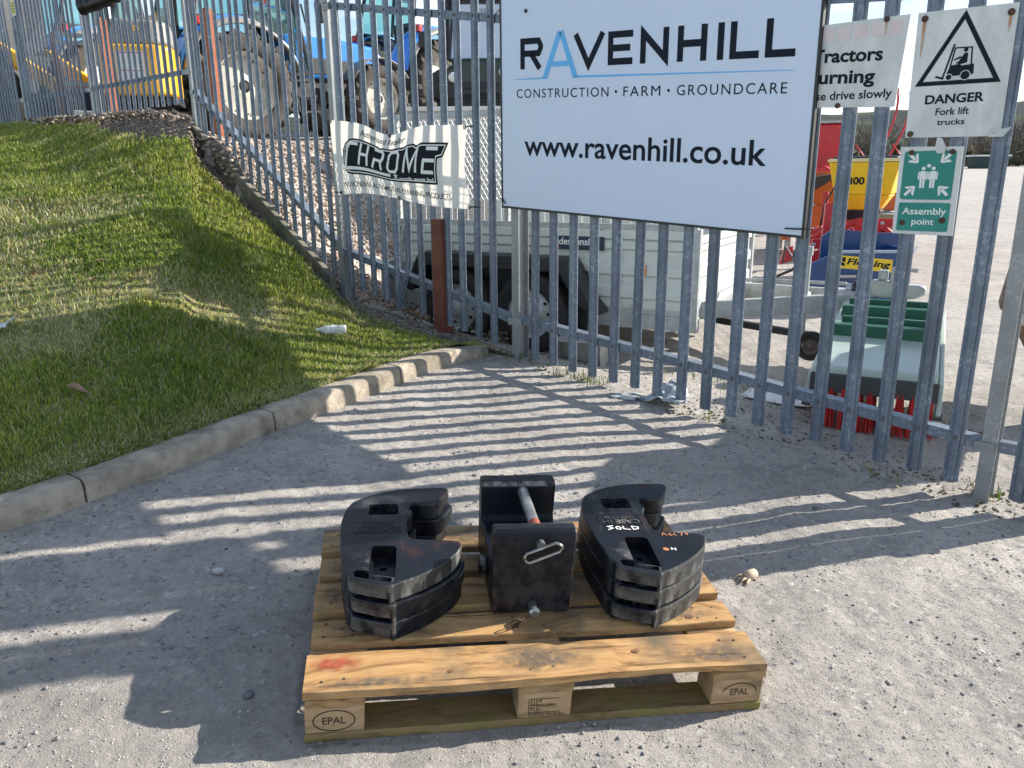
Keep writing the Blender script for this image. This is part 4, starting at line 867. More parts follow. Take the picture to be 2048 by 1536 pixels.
for ky,(y0,y1) in enumerate(((.002,.100),(.35,.45),(.70,.798))):
    plank('bottom_runner',.002,1.198,y0,y1,0,.0218,M_WG,seed=40+ky)
    for kx,(x0,x1) in enumerate(((.003,.146),(.530,.670),(1.055,1.197))):
        bk = MB().box(0,x1-x0,0,y1-y0-.004,0,.078).build('block',M_WB,pallet,bevel=.003); bk.location = (x0,y0+.002,.0222)
        if ky==0:
            fnb = lambda u,v,h=0: (u,-.0008-h,v)
            if kx in (0,2):
                ring = [(.070+.050*math.cos(a_),.036+.030*math.sin(a_)) for a_ in [2*math.pi*i/36 for i in range(36)]]
                if kx==2: ring = [(.078+.05*math.cos(a_),.030+.034*math.sin(a_)) for a_ in [R(10+17*i) for i in range(10)]]
                flat('brand_ring',stroke(ring,.0030,kx==0),M_BRAND,bk,fnb)
                text_to('brand_mark','EPAL',*((.042,.098) if kx==0 else (.052,.104)),.026,.047,M_BRAND,bk,fnb,bold=.01)
            else:
                flat('brand_frame',stroke([(.028,.016),(.028,.058),(.108,.058)],.0018)+stroke([(.028,.016),(.112,.016)],.0018)+stroke([(.048,.016),(.048,.058)],.0018)+stroke([(.0345,.022),(.0345,.056)],.002)+stroke([(.0415,.022),(.0415,.056)],.002)+stroke([(.030,.040),(.046,.040)],.002)+stroke([(.030,.030),(.040,.030)],.002),M_BRAND,bk,fnb)
                text_to('brand_mark','UF',.051,.062,.048,.056,M_BRAND,bk,fnb,bold=.01); text_to('brand_mark','BFA-458KA',.051,.100,.034,.042,M_BRAND,bk,fnb,bold=.01); text_to('brand_mark','KI',.051,.059,.021,.029,M_BRAND,bk,fnb,bold=.01)
                text_to('brand_mark','FORSG 01-7-21',.028,.118,.005,.013,M_BRAND,bk,fnb,bold=.012)
# red paint daub near the left end of the front board
flat('paint_daub',[[(.002,.070),(.002,.143),(.15,.143),(.15,.070)]],M_PAINTR,boards[0],lambda u,v,h=0:(u,v,.0238))

M_KNOT = mat('pine_knot',(.17,.075,.03),(.26,.12,.05),60,rough=.7); M_CRACK = mat('board_split',(.05,.03,.018),rough=.95); M_SCUFF = stain_mat('grey_scuff',(.13,.11,.09),40,.75)
zt_ = .0236
def knot(b,x,y,r,q=.7): flat('knot',[[(x+r*math.cos(t),y+r*q*math.sin(t)) for t in [2*math.pi*i/14 for i in range(14)]]],M_KNOT,boards[b],lambda u,v,h=0:(u,v,zt_))
for b,x,y,r in ((0,.86,.085,.011),(0,.36,.05,.007),(1,1.06,.03,.012),(1,.075,.06,.010),(2,1.09,.07,.011),(2,.10,.05,.008),(4,.62,.08,.010)): knot(b,x,y,r)
def crack(b,pts,w=.0022):
    n = len(pts); L_ = [(x,y+w*.5*math.sin(math.pi*min(.97,.03+i/(n-1)))) for i,(x,y) in enumerate(pts)]; R_ = [(x,y-w*.5*math.sin(math.pi*min(.97,.03+i/(n-1)))) for i,(x,y) in enumerate(pts)][::-1]
    flat('split',[L_+R_],M_CRACK,boards[b],lambda u,v,h=0:(u,v,zt_+.0002))
rr = random.Random(12)
for b,x0,x1,y in ((0,.004,.24,.022),(0,.30,.52,.018),(0,.78,1.05,.03),(0,.62,.90,.108),(1,.01,.20,.025),(1,.80,1.18,.07),(2,.0,.22,.10),(2,.9,1.19,.04),(3,.0,.2,.05),(4,.02,.30,.09),(0,.95,1.19,.055),(1,.30,.60,.085)):
    yy = y; pts = []
    for i in range(9): pts.append((x0+(x1-x0)*i/8,yy)); yy += rr.uniform(-.0025,.003)
    crack(b,pts)
flat('scuff',[[(.93,.012),(1.196,.012),(1.196,.10),(.93,.10)]],M_SCUFF,boards[0],lambda u,v,h=0:(u,v,zt_-.0001)); flat('scuff',[[(.004,.008),(.34,.008),(.34,.05),(.004,.05)]],M_SCUFF,boards[0],lambda u,v,h=0:(u,v,zt_-.0001))
for b,x0,x1,y0,y1 in ((0,.45,.75,.02,.13),(1,.02,.3,.005,.095),(1,.75,1.18,.01,.09),(2,.0,.2,.01,.13),(2,1.0,1.2,.01,.13),(4,.3,.8,.01,.13),(3,.02,.4,.01,.09)): flat('scuff',[[(x0,y0),(x1,y0),(x1,y1),(x0,y1)]],M_SCUFF,boards[b],lambda u,v,h=0:(u,v,zt_+.0006))

# ================================================================ cast weights
def iron_material(name, wear=.5, seed=0.0):
    m = bpy.data.materials.new(name); m.use_nodes = True; t = m.node_tree; N = t.nodes; L = t.links; b = N['Principled BSDF']
    tcn = N.new('ShaderNodeTexCoord'); mp = N.new('ShaderNodeMapping'); mp.inputs['Location'].default_value = (seed,seed*.7,seed*1.3); L.new(tcn.outputs['Object'],mp.inputs[0]); vec = mp.outputs[0]
    def noise(sc,d,r=.6):
        n = N.new('ShaderNodeTexNoise'); n.inputs['Scale'].default_value = sc; n.inputs['Detail'].default_value = d; n.inputs['Roughness'].default_value = r; L.new(vec,n.inputs['Vector']); return n.outputs['Fac']
    def ramp(f,p0,p1):
        r_ = N.new('ShaderNodeValToRGB'); r_.color_ramp.elements[0].position = p0; r_.color_ramp.elements[1].position = p1; L.new(f,r_.inputs[0]); return r_.outputs[0]
    def mix(f,a_,c_):
        x = N.new('ShaderNodeMix'); x.data_type = 'RGBA'; L.new(f,x.inputs[0])
        if isinstance(a_,tuple): x.inputs[6].default_value = (*a_,1)
        else: L.new(a_,x.inputs[6])
        x.inputs[7].default_value = (*c_,1); return x.outputs[2]
    c = mix(ramp(noise(4,5),.4,.65),(.004,.006,.010),(.010,.014,.022)); b.inputs['Specular IOR Level'].default_value = .22
    rust = ramp(noise(6.5,9,.7),.60-.10*wear,.76-.10*wear); c = mix(rust,c,(.060,.026,.016))
    ge = N.new('ShaderNodeNewGeometry'); pr_ = ramp(ge.outputs['Pointiness'],.535,.60)
    mm = N.new('ShaderNodeMath'); mm.operation = 'MULTIPLY'; L.new(pr_,mm.inputs[0]); L.new(ramp(noise(16,6,.7),.42,.58),mm.inputs[1])
    c = mix(mm.outputs[0],c,(.22,.21,.19)); L.new(c,b.inputs['Base Color'])
    rg = N.new('ShaderNodeMath'); rg.operation = 'MULTIPLY_ADD'; L.new(rust,rg.inputs[0]); rg.inputs[1].default_value = .35; rg.inputs[2].default_value = .40; L.new(rg.outputs[0],b.inputs['Roughness'])
    bp = N.new('ShaderNodeBump'); bp.inputs['Distance'].default_value = .0006; L.new(noise(50,4),bp.inputs['Height']); L.new(bp.outputs[0],b.inputs['Normal'])
    return m
M_IRON = [iron_material('black_cast_iron',.35,k*3.1) for k in range(3)]
M_STEEL = mat('bare_steel',(.45,.46,.46),(.30,.29,.27),20,rough=.35,metal=.8)
M_CHALK = mat('white_paint_marker',(.80,.80,.78),rough=.6); M_ORCH = mat('orange_chalk',(.60,.22,.07),(.3,.12,.06),60,rough=.8)
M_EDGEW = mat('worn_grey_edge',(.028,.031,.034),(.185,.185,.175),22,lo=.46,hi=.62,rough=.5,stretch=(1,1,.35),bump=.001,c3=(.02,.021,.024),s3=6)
WP = [(.100,.667),(.122,.688),(.152,.711),(.207,.739),(.288,.757),(.390,.758),(.407,.748),(.410,.734),(.385,.683),(.360,.640),(.320,.638),(.283,.644),(.276,.611),(.284,.600),(.284,.578),(.267,.545),(.264,.470),(.268,.440),(.280,.428),(.350,.418),(.404,.410),(.416,.396),(.416,.377),(.390,.325),(.345,.277),(.299,.240),(.255,.214),(.222,.198),(.212,.186),(.160,.204),(.108,.228),(.100,.240),(.098,.256),(.088,.275),(.077,.370),(.070,.460),(.070,.544),(.081,.622)]
WH = .0555
def chaikin(P,k=.16,it=2):
    for _ in range(it):
        Q = []
        for i in range(len(P)):
            a_,b_ = P[i],P[(i+1)%len(P)]; Q += [(a_[0]+(b_[0]-a_[0])*k,a_[1]+(b_[1]-a_[1])*k),(a_[0]+(b_[0]-a_[0])*(1-k),a_[1]+(b_[1]-a_[1])*(1-k))]
        P = Q
    return P
WPS = chaikin(WP); WPS = WPS if sum(WPS[i-1][0]*WPS[i][1]-WPS[i][0]*WPS[i-1][1] for i in range(len(WPS)))<0 else WPS[::-1]
def cutter(poly,z0,z1):
    mb = MB(); mb.prism(poly,z0,z1); me = mb.mesh('cut'); bm = bmesh.new(); bm.from_mesh(me); bmesh.ops.recalc_face_normals(bm,faces=bm.faces); bm.to_mesh(me); bm.free()
    o = bpy.data.objects.new('cut',me); COL.objects.link(o); return o
def inset(P,k):
    n = len(P); out = []
    for i in range(n):
        a_,b_,c_ = Vector(P[i-1]),Vector(P[i]),Vector(P[(i+1)%n]); d1 = (b_-a_).normalized(); d2 = (c_-b_).normalized(); m = Vector((d1.y+d2.y,-d1.x-d2.x)); m = m.normalized() if m.length>1e-6 else Vector((d1.y,-d1.x)); out.append(tuple(b_+m*k))
    return out
def rounded_slab(P,H,r=.0055):
    n = len(P); rings = [(inset(P,r),0),(inset(P,r*.3),r*.3),(P,r),(P,H-r),(inset(P,r*.3),H-r*.3),(inset(P,r),H)]; mb = MB(); vs = []
    for q,z in rings: vs += [(x,y,z) for x,y in q]
    m = len(rings); mb.add(vs,[tuple(range(n))[::-1],tuple(range((m-1)*n,m*n))]+[(k*n+i,k*n+(i+1)%n,(k+1)*n+(i+1)%n,(k+1)*n+i) for k in range(m-1) for i in range(n)])
    me = mb.mesh('cut'); bm = bmesh.new(); bm.from_mesh(me); bmesh.ops.recalc_face_normals(bm,faces=bm.faces); bm.to_mesh(me); bm.free(); o = bpy.data.objects.new('cut',me); COL.objects.link(o); return o
def make_weight_mesh():
    base = rounded_slab(WPS,WH); cuts = [cutter(rrect(.148,.242,.577,.646,.012),-.02,.2), cutter([(.160,.385),(.170,.394),(.222,.390),(.231,.380),(.224,.226),(.154,.246)],.020,.2),
        cutter([(.112,.262),(.122,.270),(.152,.266),(.160,.244),(.214,.226),(.212,.207),(.160,.222),(.118,.238)],-.02,.2), cutter([(.104,.246),(.206,.208),(.204,.15),(.06,.17),(.07,.250)],-.02,.015),
        cutter(disc(.194,.325,.010,12),-.02,.2), cutter(disc(.190,.280,.010,12),-.02,.2)]
    for c in cuts:
        md = base.modifiers.new('b','BOOLEAN'); md.operation = 'DIFFERENCE'; md.object = c; md.solver = 'EXACT'
    bpy.context.view_layer.update(); me = bpy.data.meshes.new_from_object(base.evaluated_get(bpy.context.evaluated_depsgraph_get()))
    for c in cuts+[base]: bpy.data.objects.remove(c,do_unlink=True)
    me.polygons.foreach_set('use_smooth',[False]*len(me.polygons)); me.name = 'casting'; return me
WME = make_weight_mesh()
WMES = []
for k in range(3):
    for worn in (0,1):
        m_ = WME.copy(); m_.materials.clear(); m_.materials.append(M_IRON[k]); m_.materials.append(M_EDGEW)
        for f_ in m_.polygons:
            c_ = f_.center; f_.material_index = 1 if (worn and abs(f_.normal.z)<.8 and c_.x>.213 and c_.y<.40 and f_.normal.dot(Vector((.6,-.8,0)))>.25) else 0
        WMES.append(m_)
lev = {0:'bottom',1:'middle',2:'top'}
for side,(ox,oy,rz) in (('left',(0,0,0)),('right',(.733,.006,R(-1.5)))):
    for k in range(3):
        dx,dy,dr = [(0.012,-.012,R(1.2)),(.006,-.003,R(-.6)),(0,0,0)][k]
        if side=='right': dx,dy,dr = [(-.010,-.010,R(-1.0)),(.004,-.006,R(.7)),(0,0,0)][k]
        lab = {('left',2):'black cast iron suitcase weight, unmarked, topmost of the left stack on the pallet',('right',2):'black cast iron suitcase weight marked SOLD, topmost of the right stack',
               ('left',1):'black cast iron suitcase weight in the middle of the left stack',('right',1):'black cast iron suitcase weight in the middle of the right stack',
               ('left',0):'black cast iron suitcase weight at the bottom of the left stack',('right',0):'black cast iron suitcase weight at the bottom of the right stack'}[(side,k)]
        wt = on_pallet('suitcase_weight',ox+dx,oy+dy,.1445+k*(WH+.0004),rz+dr,lab,'weight','suitcase weights stacked on the pallet')
        inst(WMES[((k+(1 if side=='right' else 0))%3)*2+(1 if side=='right' or k==2 else 0)],'casting',wt)
        if k==2:
            fnt = lambda u,v,h=0: (u,v,WH+.0008+h)
            flat('name_plate',stroke([(.110,.472),(.245,.466),(.245,.530),(.110,.534)],.0035,True)+stroke([(.115,.504),(.242,.498)],.002),M_IRON[0],wt,fnt,.0012)
            rot = lambda cx,cy: (lambda u,v,h=0: (2*cx-u, 2*cy-v, WH+.0022))
            text_to('cast_lettering','CASE IH',.120,.238,.473,.498,M_EDGEW if side=='right' else M_IRON[1],wt,rot(.179,.4855),bold=.02); text_to('cast_lettering','AGRICULTURE',.130,.225,.506,.525,M_EDGEW if side=='right' else M_IRON[1],wt,rot(.178,.5155),bold=.01)
            if side=='right':
                S = lambda pts: stroke(pts,.0042)
                mk = S([(.146,.462),(.128,.457),(.142,.446),(.125,.437)])+S([(.160,.457),(.152,.450),(.154,.441),(.163,.438),(.168,.446),(.160,.457)])+S([(.176,.458),(.175,.440),(.196,.436)])+S([(.203,.457),(.205,.436),(.220,.440),(.222,.450),(.203,.457)])
                flat('marker_writing',mk,M_CHALK,wt,fnt,.0006)
                c_ = lambda pts: stroke(pts,.0030)
                flat('chalk_number',c_([(.282,.396),(.290,.412),(.297,.396)])+c_([(.312,.410),(.304,.400),(.312,.394),(.314,.402)])+c_([(.325,.410),(.320,.400),(.328,.394)])+c_([(.338,.410),(.348,.408),(.342,.393)])+c_([(.360,.396),(.366,.406),(.358,.408),(.360,.400)]),M_ORCH,wt,fnt,.0006)
                flat('chalk_number',[disc(.268,.318,.009,14)],M_ORCH,wt,fnt,.0004); flat('chalk_number',c_([(.284,.312),(.286,.324),(.296,.312),(.298,.324)]),M_CHALK,wt,fnt,.0005)
# ---- centre block
cw = on_pallet('linkage_weight',.612,.46,.1445,R(-1),'black U shaped cast weight block with steel pin between the two stacks','weight')
MB().prism([(-.180,.0),(.190,.0),(.196,.012),(.196,.245),(.184,.262),(.135,.262),(.125,.250),(.118,.150),(.105,.138),(-.105,.138),(-.118,.15),(-.122,.250),(-.132,.262),(-.172,.262),(-.184,.250),(-.184,.012)],-.118,.118,lambda u,v,h:(h*(1-.05*(1-v/.27)),u,v)).build('casting',iron_material('black_painted_iron',.05,9.0),cw,bevel=.010,seg=3)
MB().lathe([(.030,.0),(.034,.014),(.026,.020),(.0005,.020)],(-.118,-.05,.075),(-1,0,0),20).build('side_boss',M_IRON[1],cw,smooth=True); MB().lathe([(.030,.0),(.034,.014),(.026,.020),(.0005,.020)],(.114,-.05,.075),(1,0,0),20).build('side_boss',M_IRON[1],cw,smooth=True)
pin = MB(); pin.cyl((.012,-.176,.232),(.012,.150,.232),.0165,n=20); pin.build('steel_pin',M_STEEL,cw,auto=40)
MB().cyl((.012,-.118,.232),(.012,-.080,.232),.0172,n=20).build('pin_collar',mat('red_primer',(.25,.06,.03),rough=.6),cw,auto=40)
MB().cyl((.012,-.205,.228),(.012,-.184,.228),.012,n=14).build('pin_end',M_BOLT,cw,auto=40)
lp = []; Ll,rl = .040,.0145
for i in range(20):
    a_ = 2*math.pi*i/20; lp.append(((Ll if math.cos(a_)>0 else -Ll)+rl*math.cos(a_), rl*math.sin(a_)))
MB().tube([(.018+x*math.cos(R(20))-y*math.sin(R(20)),-.206-.004*math.sin(i),.208+x*math.sin(R(20))+y*math.cos(R(20))) for i,(x,y) in enumerate(lp)],.0042,8,closed=True).build('pin_link',M_STEEL,cw,smooth=True)
MB().lathe([(.012,0),(.012,-.028),(.0165,-.034),(.0165,-.046),(.010,-.052),(.0003,-.052)],(.002,-.182,.030),(0,1,0),18).build('lower_pin',M_STEEL,cw,auto=40)
ringp = [(-.052+.013*math.cos(a_),-.250-.006*math.sin(a_),.020+.013*math.sin(a_)) for a_ in [2*math.pi*i/16 for i in range(15)]]
MB().tube([(-.008,-.225,.020),(-.030,-.240,.024),(-.055,-.250,.014),(-.064,-.252,.002)]+ringp+[(-.03,-.246,.026)],.0021,6).build('wire_clip',M_RUST,cw,smooth=True)
# ================================================================ small things near the fence and on the ground
d54 = Vector((POSTS[4][0]-POSTS[5][0],POSTS[4][1]-POSTS[5][1],0)).normalized(); n54 = Vector((-d54.y,d54.x,0)); q = Vector((POSTS[5][0],POSTS[5][1],3.70))+d54*.20-n54*.046
nt_ = empty('notice',q,math.atan2(d54.y,d54.x),'small yellow and white notice on the far left fence bay','notice')
MB().box(0,.20,-.003,0,-.02,.30).build('plate',M_OLDW,nt_); flat('yellow_field',[rrect(.015,.185,.0,.17,.008),rrect(.015,.185,.185,.29,.008)],M_YEL,nt_,lambda u,v,h=0:(u,-.0045,v))
flat('print_lines',[[(.04,.035+.035*i),(.16,.035+.035*i),(.16,.047+.035*i),(.04,.047+.035*i)] for i in range(4)],M_INK,nt_,lambda u,v,h=0:(u,-.0055,v))
M_BLKP = mat('glossy_black_plastic',(.012,.012,.013),(.02,.02,.022),10,rough=.22,bump=.006,bscale=12)
pp_ = empty('drain_pipe',(-4.72,9.33,3.30),0,'glossy black pipe end poking over the fence at the top left','pipe')
pts = [(0,0,0),(.12,0,.02),(.45,.0,.13),(.9,.3,.32),(1.3,.9,.42)]; mb = MB(); fine = []
for i in range(len(pts)-1):
    for k in range(8): a_ = Vector(pts[i]); b_ = Vector(pts[i+1]); fine.append(a_.lerp(b_,k/8))
mb.tube(fine,[.075+.006*math.sin(i*2.2) for i in range(len(fine))],16); mb.build('pipe_wall',M_BLKP,pp_,smooth=True)
MB().lathe([(.086,-.02),(.09,0),(.09,.03),(.08,.035)],(0.02,0,.003),(1,0,.15),18).build('end_collar',M_BLKP,pp_,smooth=True)
M_ORUST = mat('orange_primer',(.42,.13,.05),(.30,.09,.04),6,rough=.7); M_BROWN = mat('rust_brown_steel',(.115,.035,.022),(.17,.055,.03),8,rough=.75,bump=.001,bscale=90,c3=(.07,.025,.018),s3=3)
for (x,y,z0,z1,lab) in ((-5.02,10.32,2.15,3.37,'orange primed steel angle post behind the second fence bay from the left'),(-3.12,8.72,1.75,3.17,'orange primed steel angle post behind the fence at the top of the bank')):
    e_ = empty('steel_post',(x,y,z0),R(-45),lab,'post','orange posts behind the fence'); MB().box(-.07,.07,-.006,.006,0,z1-z0).build('flange',M_ORUST,e_); MB().box(-.07,-.058,.006,.12,0,z1-z0).build('web',M_ORUST,e_)
# rust brown post standing in front of the fence
rp = empty('steel_post',(-.485,5.49,.30),R(-42),'rust brown square steel post standing in front of the fence under the banner','post')
MB().box(-.05,.05,-.05,.05,-.05,.885).build('shaft',M_BROWN,rp,bevel=.004); MB().cyl((.038,-.0515,.80),(.038,-.049,.80),.008).build('bolt_hole',M_TRIM,rp)
# plastic bottle
M_PET = mat('clear_plastic',(.80,.86,.88),rough=.12,trans=.55)
bt = empty('plastic_bottle',(-1.12,4.78,0),R(2),'empty clear plastic bottle lying on the grass near the fence','bottle'); bt.location.z = lawn_z_at(-1.12,4.78)+.05; bt.scale = (.68,.68,.68)
mb = MB(); mb.lathe([(.0005,.125),(.034,.125),(.040,.118),(.040,.06),(.037,.05),(.040,.04),(.040,-.01),(.037,-.02),(.040,-.03),(.039,-.06),(.030,-.09),(.014,-.115),(.0125,-.135)],(0,0,0),(1,0,0),20); mb.build('bottle_body',M_PET,bt,smooth=True)
MB().lathe([(.0155,-.128),(.0155,-.145),(.0005,-.145)],(0,0,0),(1,0,0),14).build('cap',mat('pale_bottle_cap',(.7,.74,.75),rough=.5),bt,auto=40)
MB().lathe([(.0405,.03),(.0405,-.008)],(0,0,0),(1,0,0),20).build('label_sleeve',mat('pale_label',(.62,.68,.70),(.5,.58,.62),20,rough=.5),bt,smooth=True)
# leaves
M_LEAF = mat('dead_leaf',(.27,.16,.10),(.36,.24,.16),30,rough=.8)
def leaf(x,y,L,rz,lab,z=None,m=M_LEAF,nm='dead_leaf'):
    mb = MB()
    def fn(u,v): w = math.sin(math.pi*min(.98,u+.04))**.8*.3*(1-.3*u); return (L*(u-.5), L*w*(v-.5)*2, L*(.12*math.sin(3*u+1)+.55*abs(v-.5)*w*2+.04*math.sin(9*u)))
    mb.grid(fn,8,4); o = mb.build(nm,m,None,smooth=True); o.location = (x,y,(lawn_z_at(x,y)+.02) if z is None else z); o.rotation_euler = (random.uniform(-.3,.3),random.uniform(-.3,.3),rz); tag(o,lab,'leaf','dead leaves on the grass'); return o
for (x,y,L,rz) in ((-2.62,5.05,.11,.4),(-2.30,4.75,.09,2.1),(-2.52,4.72,.08,1.2),(-1.95,5.3,.07,.9),(-3.0,4.9,.08,2.6),(-2.05,4.62,.06,.2)): leaf(x,y,L,rz,'curled brown dead leaf lying in the grass hollow')
leaf(-1.98,3.42,.10,.3,'pale dry leaf lying alone on the lawn near the kerb at the left')
# litter at the far left edge
mb = MB(); rr = random.Random(3)
mb.grid(lambda u,v:(.16*(u-.5),.11*(v-.5),.025*math.sin(5*u+2*v)+.02*rr.random()),7,5); lt = mb.build('plastic_scrap',mat('white_plastic_scrap',(.66,.70,.72),rough=.4),None,smooth=True,recalc=False)
lt.location = (-2.72,4.02,lawn_z_at(-2.72,4.02)+.05); tag(lt,'crumpled white plastic scrap in the grass at the left edge','litter'); lt.modifiers.new('th','SOLIDIFY').thickness = .002
# grey rag at the foot of the fence
M_RAG = mat('grey_plastic_rag',(.30,.35,.38),(.42,.46,.48),12,rough=.38)
def rag(u,v):
    x = .46*(u-.5); w = .055+.10*sstep(.45,.85,u)*(1-.5*sstep(.85,1,u)); y = w*(v-.5)*2+.02*math.sin(7*u)
    z = .012+.055*sstep(.45,.8,u)*(.5+.5*math.sin(3.3*v+5*u))*(1-sstep(.93,1,u))+.018*abs(math.sin(13*u+4*v))
    return (x+.02*math.sin(17*v+9*u),y+.02*math.sin(21*u+3*v),z+.022*abs(math.sin(23*u+7*v))*(.3+sstep(.4,.7,u)))
rg = MB().grid(rag,34,12).build('rag',M_RAG,None,smooth=True,recalc=False); rg.location = (.79,4.30,float(zground(.79,4.30))); rg.rotation_euler = (0,0,R(-8)); rg.modifiers.new('th','SOLIDIFY').thickness = .003; rg.scale = (.92,.92,.92); tag(rg,'crumpled grey plastic rag at the foot of the fence','rag')
# pale splintered scrap
M_SPL = mat('pale_split_wood',(.58,.47,.34),(.44,.33,.23),18,rough=.8,stretch=(6,1,1),bump=.002,bscale=60)
sp = empty('wood_scrap',(.815,2.44,float(zground(.815,2.44))),R(38),'pale splintered scrap of wood beside the pallet','wood scrap')
sp.scale = (.85,.85,.85); mb = MB(); 
mb.tube([(.055,0,.016),(.045,0,.021),(.015,.0,.023),(-.01,.003,.020)],[.010,.021,.023,.018],10); mb.build('stub',M_SPL,sp,smooth=True)
for (y,z,dx,dy) in ((-.012,.014,-.052,-.020),(-.004,.022,-.06,-.004),(.006,.018,-.055,.012),(.013,.024,-.040,.026)): MB().tube([(0,y,z),(dx*.6,y+dy*.5,z+.002),(dx,y+dy,z-.010)],[.007,.005,.001],6).build('splinter',M_SPL,sp,smooth=True)
# single stones
def single_stone(x,y,r,c,lab,k):
    V,F = STV[k]; mb = MB(); mb.add([tuple(v*r) for v in V],[tuple(f) for f in F]); o = mb.build('stone',mat('stone_%d'%k,c,tuple(q*.75 for q in c),30,rough=.85,bump=.002),None); o.location = (x,y,float(zground(x,y))+r*.35); o.rotation_euler = (0,0,k*1.3); tag(o,lab,'stone'); b_ = o.modifiers.new('s','SUBSURF'); b_.levels = 1; b_.render_levels = 1
single_stone(-.978,2.328,.026,(.52,.50,.48),'pale round stone lying on the apron left of the pallet',0)
single_stone(1.27,3.02,.020,(.10,.13,.13),'dark green grey stone on the apron right of the pallet',1)
single_stone(-.70,1.76,.022,(.12,.15,.15),'flat dark slate stone close to the left side of the pallet',2)
# orange baler twine on the dirt
M_TW = mat('orange_twine',(.50,.20,.09),(.40,.24,.14),20,rough=.8); tw = empty('twine',(-.78,5.42,.36),R(-35),'tangle of faded orange twine on the dirt in front of the fence','twine'); rr = random.Random(8)
for k in range(9):
    p = [(-.17+.34*i/9+rr.uniform(-.02,.02), rr.uniform(-.035,.035), rr.uniform(.0,.03)) for i in range(10)]; MB().tube(p,.0028,5).build('strand',M_TW,tw,smooth=True)
# metal tray behind the fence, paper sheet
M_ALU = mat('dull_aluminium',(.46,.46,.44),(.38,.38,.37),12,rough=.45,metal=.3)
tr_ = empty('metal_box',(.44,5.14,.185),R(-20),'open fronted pale metal box on the ground behind the fence','box')
MB().box(-.16,.17,-.012,.20,.195,.203).build('top_plate',M_ALU,tr_,bevel=.002); MB().box(-.16,-.152,0,.2,0,.195).build('side_plate',M_ALU,tr_); MB().box(.162,.17,0,.2,0,.195).build('side_plate',M_ALU,tr_); MB().box(-.16,.17,-.01,.2,-.004,.004).build('bottom_plate',M_ALU,tr_); MB().box(-.15,.16,.18,.188,.004,.195).build('back_plate',M_ALU,tr_)
ps = MB().grid(lambda u,v:(.42*(u-.5),.22*(v-.5),.006*math.sin(4*u+2)+.02*max(0,u-.7)),8,4).build('board_sheet',mat('white_board_sheet',(.70,.70,.71),rough=.6),None,smooth=True,recalc=False); ps.location = (1.62,4.52,float(zground(1.62,4.52))+.025); ps.rotation_euler = (0,0,R(-35)); ps.modifiers.new('th','SOLIDIFY').thickness = .004; tag(ps,'white sheet lying on the ground beside the sweeper','sheet')
M_TWIG = mat('dry_twig',(.13,.08,.05),(.2,.13,.08),20,rough=.9); rr = random.Random(5)
for k,(x,y,L,a_) in enumerate(((2.36,4.02,.20,.3),(2.50,3.92,.16,2.2),(2.28,3.86,.24,-.5))):
    z = float(zground(x,y)); p = [(x+L*(i/4-.5)*math.cos(a_)+rr.uniform(-.008,.008),y+L*(i/4-.5)*math.sin(a_)+rr.uniform(-.008,.008),z+.008+rr.uniform(0,.012)) for i in range(5)]
    o = MB().tube(p,[.006,.007,.006,.005,.003],6).build('twig',M_TWIG,None,smooth=True); tag(o,'broken dry twig lying near the right end of the fence','twig','twigs by the fence end')
# ================================================================ trailer
M_TRW = mat('pale_grey_aluminium',(.56,.60,.58),(.52,.555,.535),5,rough=.42,metal=.15); M_TRG = mat('galvanised_chassis',(.36,.38,.38),(.46,.48,.48),14,rough=.5,metal=.35)
M_BLK = mat('black_plastic_guard',(.012,.014,.018),(.02,.022,.027),6,rough=.45); M_TYRE = mat('tyre_rubber',(.018,.018,.019),(.03,.029,.028),9,rough=.85,bump=.002,bscale=60)
M_RIMS = mat('silver_wheel_rim',(.48,.50,.50),(.40,.42,.43),8,rough=.4,metal=.3); M_NAVY = mat('navy_label',(.012,.022,.06),rough=.4); M_REDP = mat('red_print',(.55,.02,.03),rough=.5); M_AMB = mat('amber_marker',(.75,.25,.01),rough=.3)
TRZ = R(-30); tr = empty('box_trailer',(-.915,6.51,.185),TRZ,'pale grey twin axle box trailer with mesh sides behind the fence','trailer')
def corr(L, z0, z1, y, sgn, name='side_panel', parent=tr, fn=None):
    """horizontally ribbed drop side"""
    prof = [(z0,0),(z0+.06,0),(z0+.075,.014),(z0+.14,.014),(z0+.155,0),(z0+.22,0),(z0+.235,.014),(z0+.30,.014),(z0+.315,0),(z0+.40,0),(z0+.415,.014),(z1-.07,.014),(z1-.055,0),(z1-.05,.022),(z1,.022)]
    prof = [p for p in prof if p[0]<=z1]; mb = MB(); vs = []
    f = fn or (lambda a_,o_,z:(a_,y-sgn*o_,z))
    for a_ in (0,L):
        for (z,o_) in prof: vs.append(f(a_,o_,z))
    n = len(prof); mb.add(vs,[(i,i+1,n+i+1,n+i) for i in range(n-1)]); o = mb.build(name,M_TRW,parent); o.modifiers.new('th','SOLIDIFY').thickness = .025; return o
corr(2.5,.37,.905,0,1); corr(2.5,.37,.905,1.5,-1)
corr(1.5,.37,.885,2.5,-1,'front_panel',fn=lambda a_,o_,z:(2.5+o_,a_,z)); corr(1.5,.37,.885,0,1,'tail_panel',fn=lambda a_,o_,z:(-o_,a_,z))
MB().box(0,2.5,0,1.5,.33,.37).build('floor',M_TRG,tr)
for (x,y) in ((-.02,-.02),(2.47,-.025),(-.02,1.47),(2.47,1.475)): MB().box(x,x+.055,y,y+.055,.30,.93).build('corner_post',M_TRG,tr,bevel=.004)
for y in (.0,1.42): MB().box(-.05,2.52,y,y+.07,.225,.328).build('chassis_rail',M_TRG,tr,bevel=.004)
for z in (.60,.52): MB().lathe([(.0004,-.006),(.010,-.005),(.012,0)],(2.40,-.001,z-.30),(0,1,0),10).build('bolt',M_ALU,tr,smooth=True)
